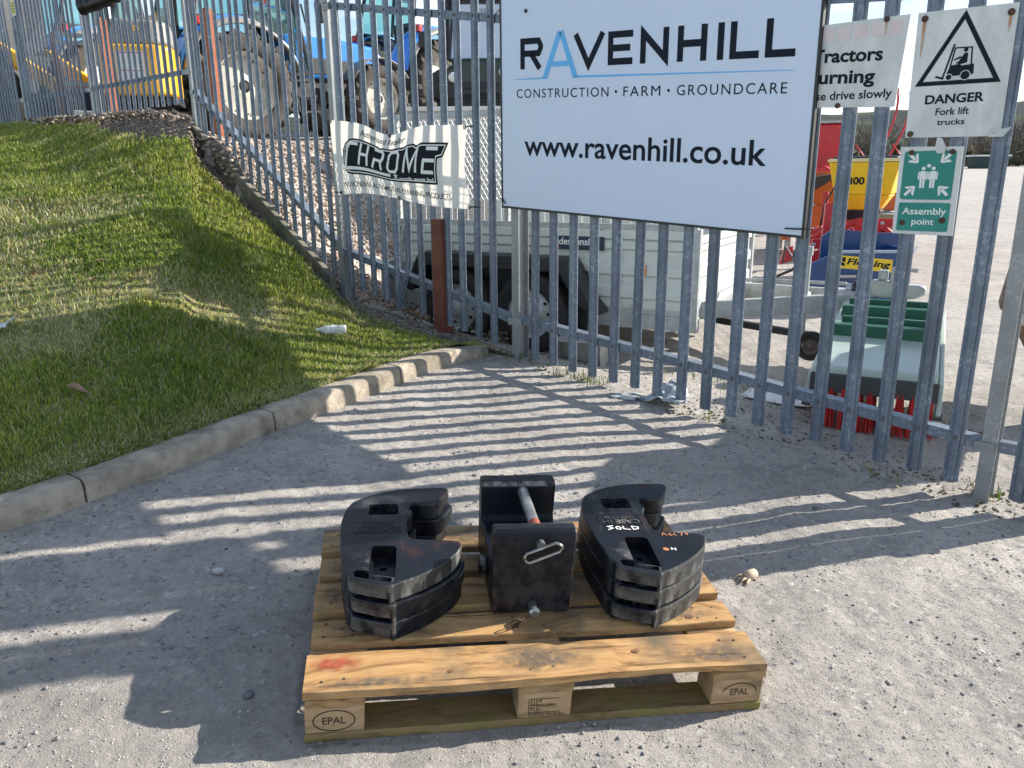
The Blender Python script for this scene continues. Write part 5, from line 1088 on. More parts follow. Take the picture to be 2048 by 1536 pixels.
# mudguard over both wheels
gd = [(.18,.42),(.34,.72),(1.62,.72),(1.80,.42),(1.86,.36),(1.86,.33),(1.70,.40),(1.56,.62),(.42,.62),(.28,.42)]
for (ya,yb_) in ((-.24,-.03),(1.53,1.74)):
    MB().prism(gd,ya,yb_,lambda u,v,h:(u+.02,h,v)).build('mudguard',M_BLK,tr,bevel=.006)
    MB().box(.30,1.72,ya+.19 if ya<0 else ya,(ya+.20) if ya<0 else ya+.012,.15,.62).build('guard_back',M_BLK,tr)
def small_wheel(parent,x,y,z,r,w,out=-1,holes=10,rim_m=M_RIMS):
    e_ = empty('wheel',(x,y,z)); e_.parent = parent; a_ = (0,out,0); rr_ = r*.60
    MB().lathe([(rr_,w*.42),(rr_*1.12,w*.5),(r*.93,w*.5),(r*.985,w*.42),(r,w*.3),(r,-w*.3),(r*.985,-w*.42),(r*.93,-w*.5),(rr_*1.12,-w*.5),(rr_,-w*.42)],(0,0,0),a_,36,closed=True).build('tyre',M_TYRE,e_,smooth=True)
    MB().lathe([(rr_*1.03,w*.46),(rr_*1.02,w*.38),(rr_*.9,w*.30),(rr_*.86,w*.12),(rr_*.55,w*.20),(rr_*.42,w*.34),(rr_*.34,w*.36),(rr_*.33,w*.5),(rr_*.2,w*.56),(.0005,w*.56)],(0,0,0),a_,36).build('rim',rim_m,e_,auto=30)
    mb = MB()
    for k in range(holes): t = 2*math.pi*k/holes; mb.lathe([(.0003,.004),(rr_*.075,.004),(rr_*.075,-.003)],(rr_*.72*math.cos(t),out*(w*.165),rr_*.72*math.sin(t)),a_,10)
    mb.build('vent_holes',M_TRIM,e_); return e_
for x in (.68,1.33):
    small_wheel(tr,x,-.135,.30,.30,.17); small_wheel(tr,x,1.635,.30,.30,.17,out=1); MB().cyl((x,-.05,.30),(x,1.55,.30),.03).build('axle',M_TRG,tr)
# label plate and marker
fnp = lambda u,v,h=0:(u,-.0245-h,v)
flat('label_plate',[[(1.40,.765),(1.835,.765),(1.835,.862),(1.40,.862)]],M_NAVY,tr,fnp); text_to('lettering','indespension',1.425,1.795,.783,.85,M_SWHITE,tr,lambda u,v,h=0:fnp(u,v,.001),bold=.02,shear=.1)
flat('label_underline',[[(1.425,.772),(1.485,.772),(1.485,.780),(1.425,.780)]],M_REDP,tr,fnp,.001); MB().box(2.09,2.15,-.04,-.012,.60,.68).build('side_marker',M_AMB,tr,bevel=.004)
# latches, hinges, reflectors and the rear lamp board
for x in (.03,2.44): MB().box(x,x+.03,-.05,-.024,.78,.86).build('drop_latch',M_ALU,tr,bevel=.003); MB().cyl((x+.015,-.045,.82),(x+.015,-.045,.90),.006).build('latch_pin',M_BOLT,tr)
for x in (.25,.85,1.45,2.05): MB().box(x,x+.07,-.034,-.002,.355,.40).build('side_hinge',M_ALU,tr,bevel=.003)
MB().lathe([(.0005,-.008),(.026,-.006),(.028,0)],(2.28,-.026,.30),(0,1,0),14).build('reflector',M_AMB,tr,smooth=True); MB().box(-.09,-.03,-.16,.06,.30,.62).build('lamp_board',M_TRG,tr,bevel=.006); MB().box(-.10,-.088,-.13,.02,.42,.54).build('tail_lamp',M_REDP,tr); MB().tube([(-.05,-.1,.62),(-.02,-.12,.50),(.05,-.1,.42),(.16,-.06,.38)],.006,6).build('lamp_cable',M_BLK,tr,smooth=True)
for x in (.5,1.95): MB().box(x,x+.012,-.0265,-.0235,.40,.84).build('panel_seam',M_TRG,tr)
# mesh extension sides
def bars(segs, r, name, m): 
    mb = MB()
    for a_,b_ in segs: mb.cyl(a_,b_,r,n=4,cap=False)
    return mb.build(name,m,tr)
ZT = 1.74
for y in (0.01,1.49):
    for z in (.935,ZT): MB().box(0,2.5,y-.02,y+.02,z-.02,z+.02).build('mesh_rail',M_TRG,tr,bevel=.003)
    for x in (.0,1.02,2.48): MB().box(x-.015,x+.02,y-.017,y+.017,.955,ZT-.02).build('mesh_upright',M_TRG,tr)
seg_ = [((1.04+.075*i,.01,.955),(1.04+.075*i,.01,ZT-.02)) for i in range(20)]+[((1.04,.014,.955+.055*i),(2.46,.014,.955+.055*i)) for i in range(14)]
bars(seg_,.0028,'weld_mesh',M_SWHITE)
seg_ = [((1.04+.075*i,1.49,.955),(1.04+.075*i,1.49,ZT-.02)) for i in range(20)]+[((1.04,1.486,.955+.075*i),(2.46,1.486,.955+.075*i)) for i in range(10)]
bars(seg_,.0028,'weld_mesh',M_SWHITE)
def diamond(x0,x1,z0,z1,p):
    out = []; k = .62
    H = z1-z0; W = x1-x0; n = int((W+H*k)/p)+1
    for i in range(n):
        for sg in (1,-1):
            a_ = i*p
            if sg>0: xa,za,xb,zb_ = x0+a_-H*k,z0,x0+a_,z1
            else: xa,za,xb,zb_ = x0+a_,z0,x0+a_-H*k,z1
            def clip(xa,za,xb,zb_):
                if xa==xb: return None
                for lim,cmp in ((x0,lambda v:v<x0),(x1,lambda v:v>x1)):
                    if cmp(xa) and cmp(xb): return None
                    if cmp(xa): t = (lim-xa)/(xb-xa); xa,za = lim,za+(zb_-za)*t
                    elif cmp(xb): t = (lim-xa)/(xb-xa); xb,zb_ = lim,za+(zb_-za)*t
                return xa,za,xb,zb_
            c = clip(xa,za,xb,zb_)
            if c: out.append(((c[0],.0,c[1]),(c[2],.0,c[3])))
    return out
bars([((a_[0],.005,a_[2]),(b_[0],.005,b_[2])) for a_,b_ in diamond(.02,1.0,1.10,ZT-.02,.042)],.0045,'expanded_mesh',M_SWHITE)
bars([((.02+.05*i,.005,.955),(.02+.05*i,.005,1.10)) for i in range(20)]+[((.02,.008,.955+.05*i),(1.0,.008,.955+.05*i)) for i in range(4)],.0028,'weld_mesh',M_SWHITE)
# inner white lining seen through the mesh
MB().box(.02,1.15,1.44,1.455,.38,1.62).build('ramp_board',M_TRW,tr)
# drawbar
def beam(a_,b_,w,h,m,name,parent=tr):
    a_=Vector(a_);b_=Vector(b_);d=(b_-a_);L=d.length;d.normalize();s=Vector((0,0,1)).cross(d).normalized();u=d.cross(s);mb=MB()
    vs=[p+s*sx*w/2+u*sz*h/2 for p in (a_,b_) for sx,sz in ((-1,-1),(1,-1),(1,1),(-1,1))]
    mb.add(vs,[(0,1,2,3),(7,6,5,4),(0,4,5,1),(1,5,6,2),(2,6,7,3),(3,7,4,0)]); return mb.build(name,m,parent,bevel=.004)
beam((2.45,.16,.36),(3.42,.66,.42),.06,.12,M_TRG,'drawbar_arm'); beam((2.45,1.34,.36),(3.42,.84,.42),.06,.12,M_TRG,'drawbar_arm')
beam((3.25,.75,.46),(3.46,.75,.46),.20,.06,M_TRG,'drawbar_plate'); MB().cyl((3.36,.75,.50),(3.62,.75,.50),.035,n=16).build('coupling_tube',M_TRG,tr,auto=40)
mb = MB(); 
mb.lathe([(.040,0),(.062,.015),(.044,.03),(.064,.045),(.045,.06),(.062,.075),(.044,.09),(.055,.105),(.036,.12)],(3.40,.75,.50),(1,0,0),18); mb.build('rubber_gaiter',M_BLK,tr,smooth=True)
MB().prism([(3.52,.455),(3.80,.455),(3.86,.49),(3.86,.535),(3.82,.55),(3.66,.55),(3.62,.57),(3.52,.57)],.70,.80,lambda u,v,h:(u,h,v)).build('coupling_head',M_ALU,tr,bevel=.012)
MB().prism([(3.63,.56),(3.70,.56),(3.665,.66),(3.64,.66)],.735,.765,lambda u,v,h:(u,h,v)).build('coupling_lever',M_ALU,tr,bevel=.004); MB().cyl((3.65,.75,.65),(3.80,.75,.645),.014).build('coupling_handle',M_ALU,tr)
MB().box(3.56,3.62,.72,.78,.575,.64).build('lock_body',M_TRG,tr,bevel=.004)
beam((2.62,.75,.52),(3.36,.75,.53),.025,.025,M_TRG,'brake_rod'); MB().tube([(2.8,.7,.52),(3.0,.68,.62),(3.08,.66,.74),(3.02,.66,.80),(3.0,.67,.72),(3.12,.7,.58)],.011,8).build('brake_cable',M_BLK,tr,smooth=True)
MB().tube([(3.55,.72,.46),(3.60,.70,.36),(3.68,.70,.32),(3.74,.72,.38),(3.72,.75,.46)],.006,6).build('breakaway_cable',M_BLK,tr,smooth=True)
MB().cyl((3.12,.54,.10),(3.12,.54,.74),.024,n=14).build('jockey_mast',M_RIMS,tr,auto=40); MB().cyl((3.12,.54,.74),(3.12,.54,.80),.032,n=14).build('jockey_cap',M_RIMS,tr,auto=40); MB().cyl((3.12,.54,.45),(3.12,.64,.45),.03).build('jockey_clamp',M_TRG,tr)
jw = empty('wheel',(3.19,.54,.105)); jw.parent = tr
MB().lathe([(.06,.03),(.095,.03),(.105,.018),(.105,-.018),(.095,-.03),(.06,-.03)],(0,0,0),(0,-1,0),24,closed=True).build('tyre',M_TYRE,jw,smooth=True); MB().lathe([(.062,.02),(.05,.008),(.02,.012),(.018,.03),(.0005,.03)],(0,0,0),(0,-1,0),20).build('rim',mat('brown_jockey_rim',(.12,.09,.08),rough=.6),jw,smooth=True)
beam((2.45,.75,.20),(3.30,.58,.16),.05,.05,M_BLK,'prop_bar')
# ================================================================ tractors, buggy, digger on the upper yard
M_TBLUE = mat('tractor_blue',(.03,.22,.68),(.035,.25,.72),3,rough=.28,coat=.4); M_TGREY = mat('tractor_grey_plastic',(.20,.19,.18),(.26,.245,.23),5,rough=.55); M_DARK = mat('dark_machine_parts',(.02,.022,.025),(.035,.035,.036),8,rough=.6)
M_RIMW = mat('cream_wheel_rim',(.60,.58,.50),(.50,.48,.42),5,rough=.5,c3=(.38,.35,.29),s3=4); M_CABG = glass_mat('teal_cab_glass',(.55,.80,.79),.30); M_LAMP = mat('clear_lamp',(.75,.75,.72),rough=.15); M_REDL = mat('red_lamp',(.5,.02,.02),rough=.25); M_TTYRE = mat('dusty_tractor_tyre',(.055,.048,.042),(.09,.078,.068),7,rough=.9,bump=.004,bscale=40)
M_SEAT = mat('seat_fabric',(.03,.033,.04),rough=.9)
def tractor_wheel(parent,x,y,r,w,rr_,out,lugs):
    e_ = empty('wheel',(x,y,r)); e_.parent = parent; a_ = (0,out,0); mb = MB()
    mb.lathe([(rr_,w*.45),(rr_*1.06,w*.5),(r*.86,w*.5),(r*.93,w*.44),(r*.95,w*.3),(r*.955,0),(r*.95,-w*.3),(r*.93,-w*.44),(r*.86,-w*.5),(rr_*1.06,-w*.5),(rr_,-w*.45)],(0,0,0),a_,40,closed=True)
    mb.build('tyre',M_TTYRE,e_,smooth=True); mb = MB()
    for k in range(lugs):
        for sg in (1,-1):
            t0 = 2*math.pi*(k+(.5 if sg<0 else 0))/lugs; dt = .95*2*math.pi/lugs; vs = []
            for (tt,yy) in ((t0,sg*.0),(t0+dt,sg*w*.5)):
                for (rad,tw_) in ((r*.90,.055),(r,.04)):
                    for s_ in (-1,1): vs.append((rad*math.cos(tt+s_*tw_*.5/r*1.2),yy,rad*math.sin(tt+s_*tw_*.5/r*1.2)))
            mb.add(vs,[(0,1,3,2),(4,6,7,5),(0,4,5,1),(2,3,7,6),(0,2,6,4),(1,5,7,3)])
    mb.build('tread_lugs',M_TTYRE,e_)
    MB().lathe([(rr_*1.03,w*.47),(rr_*1.0,w*.40),(rr_*.93,w*.30),(rr_*.90,w*.10),(rr_*.55,w*.14),(rr_*.30,w*.20),(rr_*.19,w*.21),(rr_*.18,w*.10)],(0,0,0),a_,40).build('rim',M_RIMW,e_,auto=30)
    MB().lathe([(rr_*.19,w*.06),(rr_*.16,w*.16),(rr_*.09,w*.24),(.0005,w*.24)],(0,0,0),a_,20).build('hub',M_DARK,e_,auto=40); mb = MB()
    for rad,n in ((rr_*.34,8),(rr_*.82,12)):
        for k in range(n): t = 2*math.pi*k/n; mb.lathe([(.0003,.012),(.014,.012),(.014,-.01)],(rad*math.cos(t),out*w*.17,rad*math.sin(t)),a_,8)
    mb.build('rim_bolts',M_DARK,e_); return e_
def tractor(loc, rz, pitch, lab):
    t = empty('farm_tractor',loc,0,lab,'tractor','blue tractors behind the fence'); t.rotation_euler = (Matrix.Rotation(rz,3,'Z')@Matrix.Rotation(pitch,3,'Y')).to_euler()
    for y,o_ in ((-.92,-1),(.92,1)): tractor_wheel(t,0,y,.86,.56,.53,o_,20); tractor_wheel(t,2.75,y*.95,.63,.44,.37,o_,17)
    MB().box(-.35,2.9,-.22,.22,.62,1.05).build('chassis',M_DARK,t,bevel=.03); MB().cyl((0,-.75,.86),(0,.75,.86),.16,n=16).build('rear_axle',M_DARK,t,auto=40); MB().box(2.66,2.84,-.7,.7,.55,.72).build('front_axle',M_DARK,t,bevel=.03)
    MB().prism([(1.25,1.05),(3.35,1.02),(3.42,1.15),(3.38,1.45),(3.2,1.62),(2.4,1.74),(1.25,1.80)],-.33,.33,lambda u,v,h:(u,h*(1-.12*max(0,v-1.4)),v)).build('bonnet',M_TBLUE,t,bevel=.06,seg=3)
    MB().prism([(1.6,1.12),(3.15,1.10),(3.2,1.30),(1.6,1.42)],-.345,.345,lambda u,v,h:(u,h,v)).build('side_grille',M_DARK,t,bevel=.01)
    for y in (-.23,.23): MB().box(3.36,3.44,y-.09,y+.09,1.25,1.38).build('headlight',M_LAMP,t,bevel=.01)
    for sg in (-1,1):      # rear mudguards: blue crown over grey flare
        for nm,m,r0,y0,y1,a0,a1 in (('mudguard',M_TBLUE,1.10,.60,1.12,20,170),('mudguard_flare',M_TGREY,1.04,1.0,1.20,12,165)):
            mb = MB(); mb.grid(lambda u,v:((r0+.04*v*0)*math.cos(R(a0+(a1-a0)*u)),sg*(y0+(y1-y0)*v),.86+(r0-.10*max(0,v-.7)/.3)*math.sin(R(a0+(a1-a0)*u))),24,6); o = mb.build(nm,m,t,smooth=True); o.modifiers.new('th','SOLIDIFY').thickness = .03
        mb = MB(); mb.grid(lambda u,v:(2.75+(.72)*math.cos(R(30+120*u)),sg*(.68+.44*v),.63+.72*math.sin(R(30+120*u))),12,2); o = mb.build('front_mudguard',M_TGREY,t,smooth=True); o.modifiers.new('th','SOLIDIFY').thickness = .02
        MB().box(.95,1.55,sg*.62-.12,sg*.62+.12,.62,1.02).build('fuel_tank',M_DARK,t,bevel=.05)
        for k,z in enumerate((.42,.68,.94)): MB().box(.98,1.36,sg*(.92-.03*k)-.13,sg*(.92-.03*k)+.13,z,z+.03).build('step',M_DARK,t); 
        MB().box(.97,1.0,sg*.88-.13,sg*.88+.13,.42,1.1).build('step_side',M_DARK,t); MB().tube([(1.40,sg*.86,1.15),(1.42,sg*.90,1.7),(1.36,sg*.86,2.2)],.018,8).build('hand_rail',M_DARK,t,smooth=True)
        MB().tube([(1.35,sg*.80,2.35),(1.5,sg*1.12,2.32),(1.5,sg*1.2,2.2)],.016,6).build('mirror_arm',M_DARK,t,smooth=True); MB().box(1.46,1.52,sg*1.2-.10,sg*1.2+.10,1.85,2.2).build('mirror',M_DARK,t,bevel=.02)
    C0 = [(-.55,1.75),(-.30,2.72),(1.20,2.72),(1.42,1.10),(.98,1.02),(.55,1.90)]
    MB().box(-.5,1.35,-.72,.72,.98,1.05).build('cab_floor',M_DARK,t)
    for sg in (-1,1):
        for a_,b_ in (((-.55,1.9),(-.34,2.72)),((.42,1.95),(.45,2.72)),((1.42,1.08),(1.22,2.72)),((-.55,1.92),(.42,1.96)),((.42,1.96),(.95,1.05)),((.95,1.05),(1.42,1.08))):
            MB().tube([(a_[0],sg*.80,a_[1]),(b_[0],sg*(.80 if b_[1]<2.5 else .72),b_[1])],.038,6).build('cab_pillar',M_DARK,t)
        f = lambda x,z:(x,sg*(.80-.08*max(0,(z-1.9)/.82)),z)
        MB().add([f(-.52,1.94),f(.40,1.98),f(.43,2.70),f(-.33,2.70)],[(0,1,2,3)]).build('window_pane',M_CABG,t); MB().add([f(.45,1.96),f(.97,1.08),f(1.40,1.1),f(1.20,2.70),f(.47,2.70)],[(0,1,2,3,4)]).build('door_pane',M_CABG,t)
    MB().add([(1.43,-.78,1.5),(1.43,.78,1.5),(1.23,.70,2.70),(1.23,-.70,2.70)],[(0,1,2,3)]).build('windscreen',M_CABG,t); MB().add([(-.56,-.78,1.9),(-.56,.78,1.9),(-.34,.70,2.70),(-.34,-.70,2.70)],[(0,1,2,3)]).build('rear_pane',M_CABG,t)
    MB().box(-.50,1.38,-.84,.84,2.72,2.90).build('roof',M_TBLUE,t,bevel=.06,seg=3)
    for y in (-.6,.6): MB().box(1.36,1.44,y-.1,y+.1,2.74,2.83).build('work_lamp',M_LAMP,t,bevel=.01); MB().box(-.62,-.52,y-.12+.5*y,y+.12+.5*y,1.78,1.90).build('tail_lamp',M_REDL,t,bevel=.01)
    MB().prism([(.0,1.05),(.5,1.05),(.5,1.45),(.15,1.5),(.05,2.1),(-.08,2.1),(-.05,1.4)],-.25,.25,lambda u,v,h:(u,h,v)).build('seat',M_SEAT,t,bevel=.04); MB().tube([(1.15,0,1.05),(.9,0,1.65)],.03,8).build('steering_column',M_DARK,t)
    MB().lathe([(.17,-.012),(.19,0),(.17,.012),(.155,0)],(.87,0,1.68),(-.4,0,1),20,closed=True).build('steering_wheel',M_DARK,t,smooth=True)
    MB().tube([(1.30,-.5,1.2),(1.30,-.55,1.9),(1.30,-.55,2.75)],[.06,.06,.045],12).build('exhaust_stack',M_DARK,t,smooth=True)
    return t
t1_ = tractor((-4.70,13.40,2.03),R(45),R(-4.2),'blue farm tractor with cream wheels nearest the fence, left of the banner')
t1_.scale = (.93,.93,.93)
tractor((-2.15,17.2,2.38),R(52),0,'blue farm tractor standing farther back behind the middle fence bay')
tractor((-8.6,16.2,2.28),R(62),0,'blue farm tractor behind the yellow digger at the left')

# ---- side by side buggy facing the fence
M_UGRN = mat('dark_green_bodywork',(.020,.030,.018),(.028,.04,.024),4,rough=.35,coat=.3)
M_WSCR = bpy.data.materials.new('windscreen_painted_reflection'); M_WSCR.use_nodes = True; _b = M_WSCR.node_tree.nodes['Principled BSDF']; _b.inputs['Base Color'].default_value = (.80,.84,.88,1); _b.inputs['Metallic'].default_value = .35; _b.inputs['Roughness'].default_value = .06  # pale base colour paints a bright cloud reflection into the pane
ut = empty('utility_buggy',(-.13,10.6,1.78),R(0),'dark green side by side utility buggy facing the fence above the trailer','buggy')
# local: x right, -y towards the fence (front), z up
for sg in (-1,1):
    small_wheel(ut,sg*.66,-.10,.33,.33,.26,out=0 or 1,holes=6,rim_m=M_DARK) if False else None
    for yy in (-.05,1.95):
        e_ = empty('wheel',(sg*.66,yy,.33)); e_.parent = ut; MB().lathe([(.19,.12),(.31,.13),(.33,.09),(.33,-.09),(.31,-.13),(.19,-.12)],(0,0,0),(1,0,0),28,closed=True).build('tyre',M_TYRE,e_,smooth=True); MB().lathe([(.19,.10),(.15,.02),(.05,.05),(.0005,.05)],(0,0,0),(sg,0,0),20).build('rim',M_DARK,e_,smooth=True)
MB().prism([(-.78,.55),(-.80,.82),(-.70,.98),(-.45,1.10),(.45,1.10),(.70,.98),(.80,.82),(.78,.55),(.60,.42),(-.60,.42)],-.42,.75,lambda u,v,h:(u*(1-.06*(h<0)),h+(.18*max(0,v-.75) if h<0 else 0),v)).build('front_body',M_UGRN,ut,bevel=.05,seg=3)
MB().prism([(-.62,.45),(.62,.45),(.66,.80),(-.66,.80)],-.47,-.40,lambda u,v,h:(u,h,v)).build('grille_surround',M_DARK,ut,bevel=.02)
for k in range(6): MB().box(-.40,.40,-.49,-.465,.48+.05*k,.505+.05*k).build('grille_bar',M_BLK,ut)
MB().tube([(-.70,-.48,.42),(-.68,-.58,.62),(-.3,-.62,.68),(.3,-.62,.68),(.68,-.58,.62),(.70,-.48,.42)],.03,10).build('bull_bar',M_DARK,ut,smooth=True)
for sg in (-1,1):
    MB().lathe([(.058,0),(.06,-.03),(.045,-.045),(.0005,-.05)],(sg*.56,-.44,.86),(0,1,0),18).build('headlight',M_LAMP,ut,smooth=True); MB().prism([(.50,.62),(.86,.62),(.90,.90),(.74,1.0),(.5,.98)],-.25,.55,lambda u,v,h:(sg*u,h,v)).build('wing',M_DARK,ut,bevel=.04)
    MB().tube([(sg*.70,.02,1.08),(sg*.66,.42,1.92)],.035,8).build('front_pillar',M_DARK,ut); MB().tube([(sg*.66,.42,1.92),(sg*.66,1.5,1.92),(sg*.70,1.75,1.0)],.035,8).build('roof_bar',M_DARK,ut); MB().tube([(sg*.74,.10,1.20),(sg*.92,.0,1.32)],.012,6).build('mirror_arm',M_DARK,ut); MB().box(sg*.95-.07,sg*.95+.07,-.02,.02,1.26,1.46).build('mirror',M_DARK,ut,bevel=.02)
ws = lambda x,z: (x,.0+.36*(z-1.06)/.8,z)
MB().add([ws(-.64,1.12),ws(.64,1.12),ws(.60,1.86),ws(-.60,1.86)],[(0,1,2,3)]).build('windscreen',M_WSCR,ut)
for a_,b_ in (((-.64,1.12),(.64,1.12)),((.64,1.12),(.60,1.86)),((.60,1.86),(-.60,1.86)),((-.60,1.86),(-.64,1.12))): MB().tube([Vector(ws(*a_))+Vector((0,-.01,0)),Vector(ws(*b_))+Vector((0,-.01,0))],.022,8).build('windscreen_frame',M_DARK,ut)
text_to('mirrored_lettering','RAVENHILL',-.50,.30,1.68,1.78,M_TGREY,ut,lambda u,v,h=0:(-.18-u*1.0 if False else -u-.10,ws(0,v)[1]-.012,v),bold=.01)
MB().box(-.74,.74,.30,1.75,1.93,2.03).build('roof',M_DARK,ut,bevel=.04); MB().box(-.70,.70,.75,2.4,.50,1.05).build('cargo_bed',M_UGRN,ut,bevel=.03); MB().box(-.55,.55,.80,1.15,1.0,1.55).build('seat_back',M_SEAT,ut,bevel=.06)
MB().lathe([(.036,0),(.046,-.004),(.046,.002)],(.04,-.40,.93),(0,1,0),20).build('badge_ring',M_LAMP,ut,smooth=True); MB().lathe([(.0005,-.003),(.036,-.002)],(.04,-.403,.93),(0,1,0),20).build('badge_centre',M_TBLUE,ut)
# ---- low white wall along the edge of the upper yard
rw = empty('retaining_wall',(-1.15,9.02,.1),0,'low white concrete retaining wall behind the trailer','wall'); MB().box(0,2.55,0,.14,0,2.06).build('wall_body',M_CONC,rw,bevel=.01); MB().box(-.02,2.57,-.03,.17,2.062,2.11).build('coping',mat('white_coping',(.72,.70,.67),(.64,.62,.59),6,rough=.9),rw,bevel=.008)

# ---- yellow mini digger seen from behind
M_DYEL = mat('digger_yellow',(.86,.44,.01),(.80,.40,.008),4,rough=.38,coat=.2)
dg = empty('mini_digger',(-5.10,11.5,1.95),R(14),'yellow mini digger seen from behind with grey engine cover and white decal','digger')
MB().prism([(-.50,.0),(-.47,-.34),(-.30,-.50),(.30,-.50),(.47,-.34),(.50,.0),(.46,.55),(-.46,.55)],.60,1.24,lambda u,v,h:(u,v,h)).build('counterweight',M_DYEL,dg,bevel=.05,seg=3)
MB().prism([(-.48,-.0),(-.45,-.30),(-.28,-.45),(.28,-.45),(.45,-.30),(.48,.0),(.44,.50),(-.44,.50)],1.245,1.56,lambda u,v,h:(u*(1-.25*(h-1.245)),v*(1-.3*(h-1.245)),h)).build('engine_cover',M_TGREY,dg,bevel=.05,seg=3)
flat('decal',[rrect(-.20,.14,.78,1.15,.01)],M_SWHITE,dg,lambda u,v,h=0:(u,-.5025,v)); flat('decal_stripes',[[(-.19,1.12),(.13,1.12),(.13,1.135),(-.19,1.135)],[(-.19,.90),(.13,.90),(.13,.91),(-.19,.91)]],M_REDP,dg,lambda u,v,h=0:(u,-.504,v)); MB().lathe([(.0005,-.01),(.05,-.008),(.055,0)],(.06,-.42,1.42),(0,1,0),16).build('yellow_badge',M_DYEL,dg,smooth=True)
MB().box(-.48,.48,-.30,.9,.50,.598).build('slew_deck',M_DARK,dg,bevel=.02)
for sg in (-1,1):
    MB().prism([(-.75,.02),(-.88,.12),(-.90,.26),(-.80,.38),(.8,.38),(.90,.26),(.88,.12),(.75,.02)],sg*.50-.12,sg*.50+.12,lambda u,v,h:(h,u+.2,v)).build('rubber_track',M_BLK,dg,bevel=.03)
MB().box(-.38,.38,-.2,.6,.15,.49).build('undercarriage',M_DARK,dg); MB().prism([(-.66,.04),(.0,.02),(.0,.34),(-.66,.36)],-1.02,-.96,lambda u,v,h:(u,h,v)).build('dozer_blade',mat('pale_blade',(.62,.62,.58),(.5,.5,.47),8,rough=.6),dg,bevel=.01)
for (x,y) in ((-.42,.05),(.42,.05),(-.42,.85),(.42,.85)): MB().cyl((x,y,1.2),(x,y,2.35),.03).build('canopy_post',M_DARK,dg)
MB().box(-.5,.5,-.05,1.0,2.35,2.42).build('canopy_roof',M_DYEL,dg,bevel=.03); MB().prism([(-.05,.6),(.1,.6),(.35,1.8),(1.3,2.2),(1.3,2.05),(.5,1.65),(.2,.6)],-.09,.09,lambda u,v,h:(h,u+1.0,v)).build('boom',M_DYEL,dg,bevel=.02)
# ---- machines further left, mostly hidden by the fence
tl = empty('loader',(-8.9,14.6,2.25),R(-20),'dark wheel loader with yellow arms behind the far left fence bays','loader')
MB().box(-1.2,.8,-.6,.6,.6,1.3).build('body',M_DARK,tl,bevel=.06); MB().box(-.5,.5,-.55,.55,1.3,2.3).build('cab',M_DARK,tl,bevel=.03); MB().box(-.55,.55,-.6,.6,2.3,2.4).build('cab_roof',M_DARK,tl,bevel=.03)
for sg in (-1,1):
    MB().prism([(.4,1.25),(.6,1.45),(2.2,.55),(2.1,.4)],sg*.45-.06,sg*.45+.06,lambda u,v,h:(u,h,v)).build('lift_arm',M_DYEL,tl,bevel=.02)
    for x in (-.8,.6): e_ = empty('wheel',(x,sg*.7,.55)); e_.parent = tl; MB().lathe([(.30,.16),(.52,.17),(.55,.1),(.55,-.1),(.52,-.17),(.30,-.16)],(0,0,0),(0,1,0),26,closed=True).build('tyre',M_TYRE,e_,smooth=True); MB().lathe([(.30,.12),(.1,.06),(.0005,.08)],(0,0,0),(0,sg,0),20).build('rim',M_DYEL,e_,smooth=True)
MB().prism([(2.1,.15),(2.75,.05),(2.8,.12),(2.3,.75),(2.1,.7)],-.85,.85,lambda u,v,h:(u,h,v)).build('bucket',M_ORUST,tl,bevel=.01)
cr_ = empty('steel_crate',(-6.6,13.2,2.1),R(30),'orange and grey steel crate behind the second fence post from the left','crate'); 
for (x,y) in ((-.5,-.4),(.5,-.4),(-.5,.4),(.5,.4)): MB().box(x-.03,x+.03,y-.03,y+.03,0,1.5).build('corner_post',M_ORUST,cr_)
for z in (.1,.75,1.45):
    for y in (-.4,.4): MB().box(-.5,.5,y-.02,y+.02,z,z+.06).build('side_rail',M_TRG,cr_)
MB().box(-.48,.48,-.38,.38,.16,.70).build('load_panel',M_NAVY,cr_)
# ================================================================ machinery in the lower yard on the right
M_SWH = mat('pale_green_white_paint',(.38,.46,.415),(.33,.41,.37),5,rough=.4); M_SGR = mat('dark_green_paint',(.006,.075,.045),(.008,.09,.055),6,rough=.4); M_BRS = mat('red_bristle',(.55,.008,.010),(.42,.006,.008),30,rough=.5); M_CHAR = mat('charcoal_skirt',(.05,.055,.055),rough=.6)
sw = empty('sweeper_brush',(1.64,4.10,.13),math.atan2(UY,UX)+R(14),'pale green fork lift sweeper with red bristles right behind the fence','sweeper')
# local x along the fence, y away from it
MB().prism([(0,.27),(.02,.335),(.35,.375),(.70,.42),(1.05,.46),(1.50,.50),(1.55,.40),(1.55,.22),(0,.22)],0,.60,lambda u,v,h:(h,u,v)).build('hood',M_SWH,sw,bevel=.012)
MB().box(-.01,.61,-.022,-.002,.20,.30).build('front_skirt',M_CHAR,sw,bevel=.004)
for sg,x in ((0,-.03),(1,.605)): MB().prism([(-.04,.14),(.0,.10),(.25,.20),(1.5,.26),(1.5,.44),(.05,.28)],x,x+.025,lambda u,v,h:(h,u,v)).build('side_plate',M_SWH,sw,bevel=.006); MB().cyl((x-.01,-.02,.13),(x+.035,-.02,.13),.018).build('pivot_bolt',M_BOLT,sw)
for y,zz in ((.56,0),(.98,.05)): MB().box(.03,.57,y,y+.10,.39+zz,.47+zz).build('fork_sleeve',M_SGR,sw,bevel=.006); MB().box(.06,.54,y+.13,y+.17,.40+zz,.50+zz).build('sleeve_flange',M_SGR,sw,bevel=.004)
rr = random.Random(2)
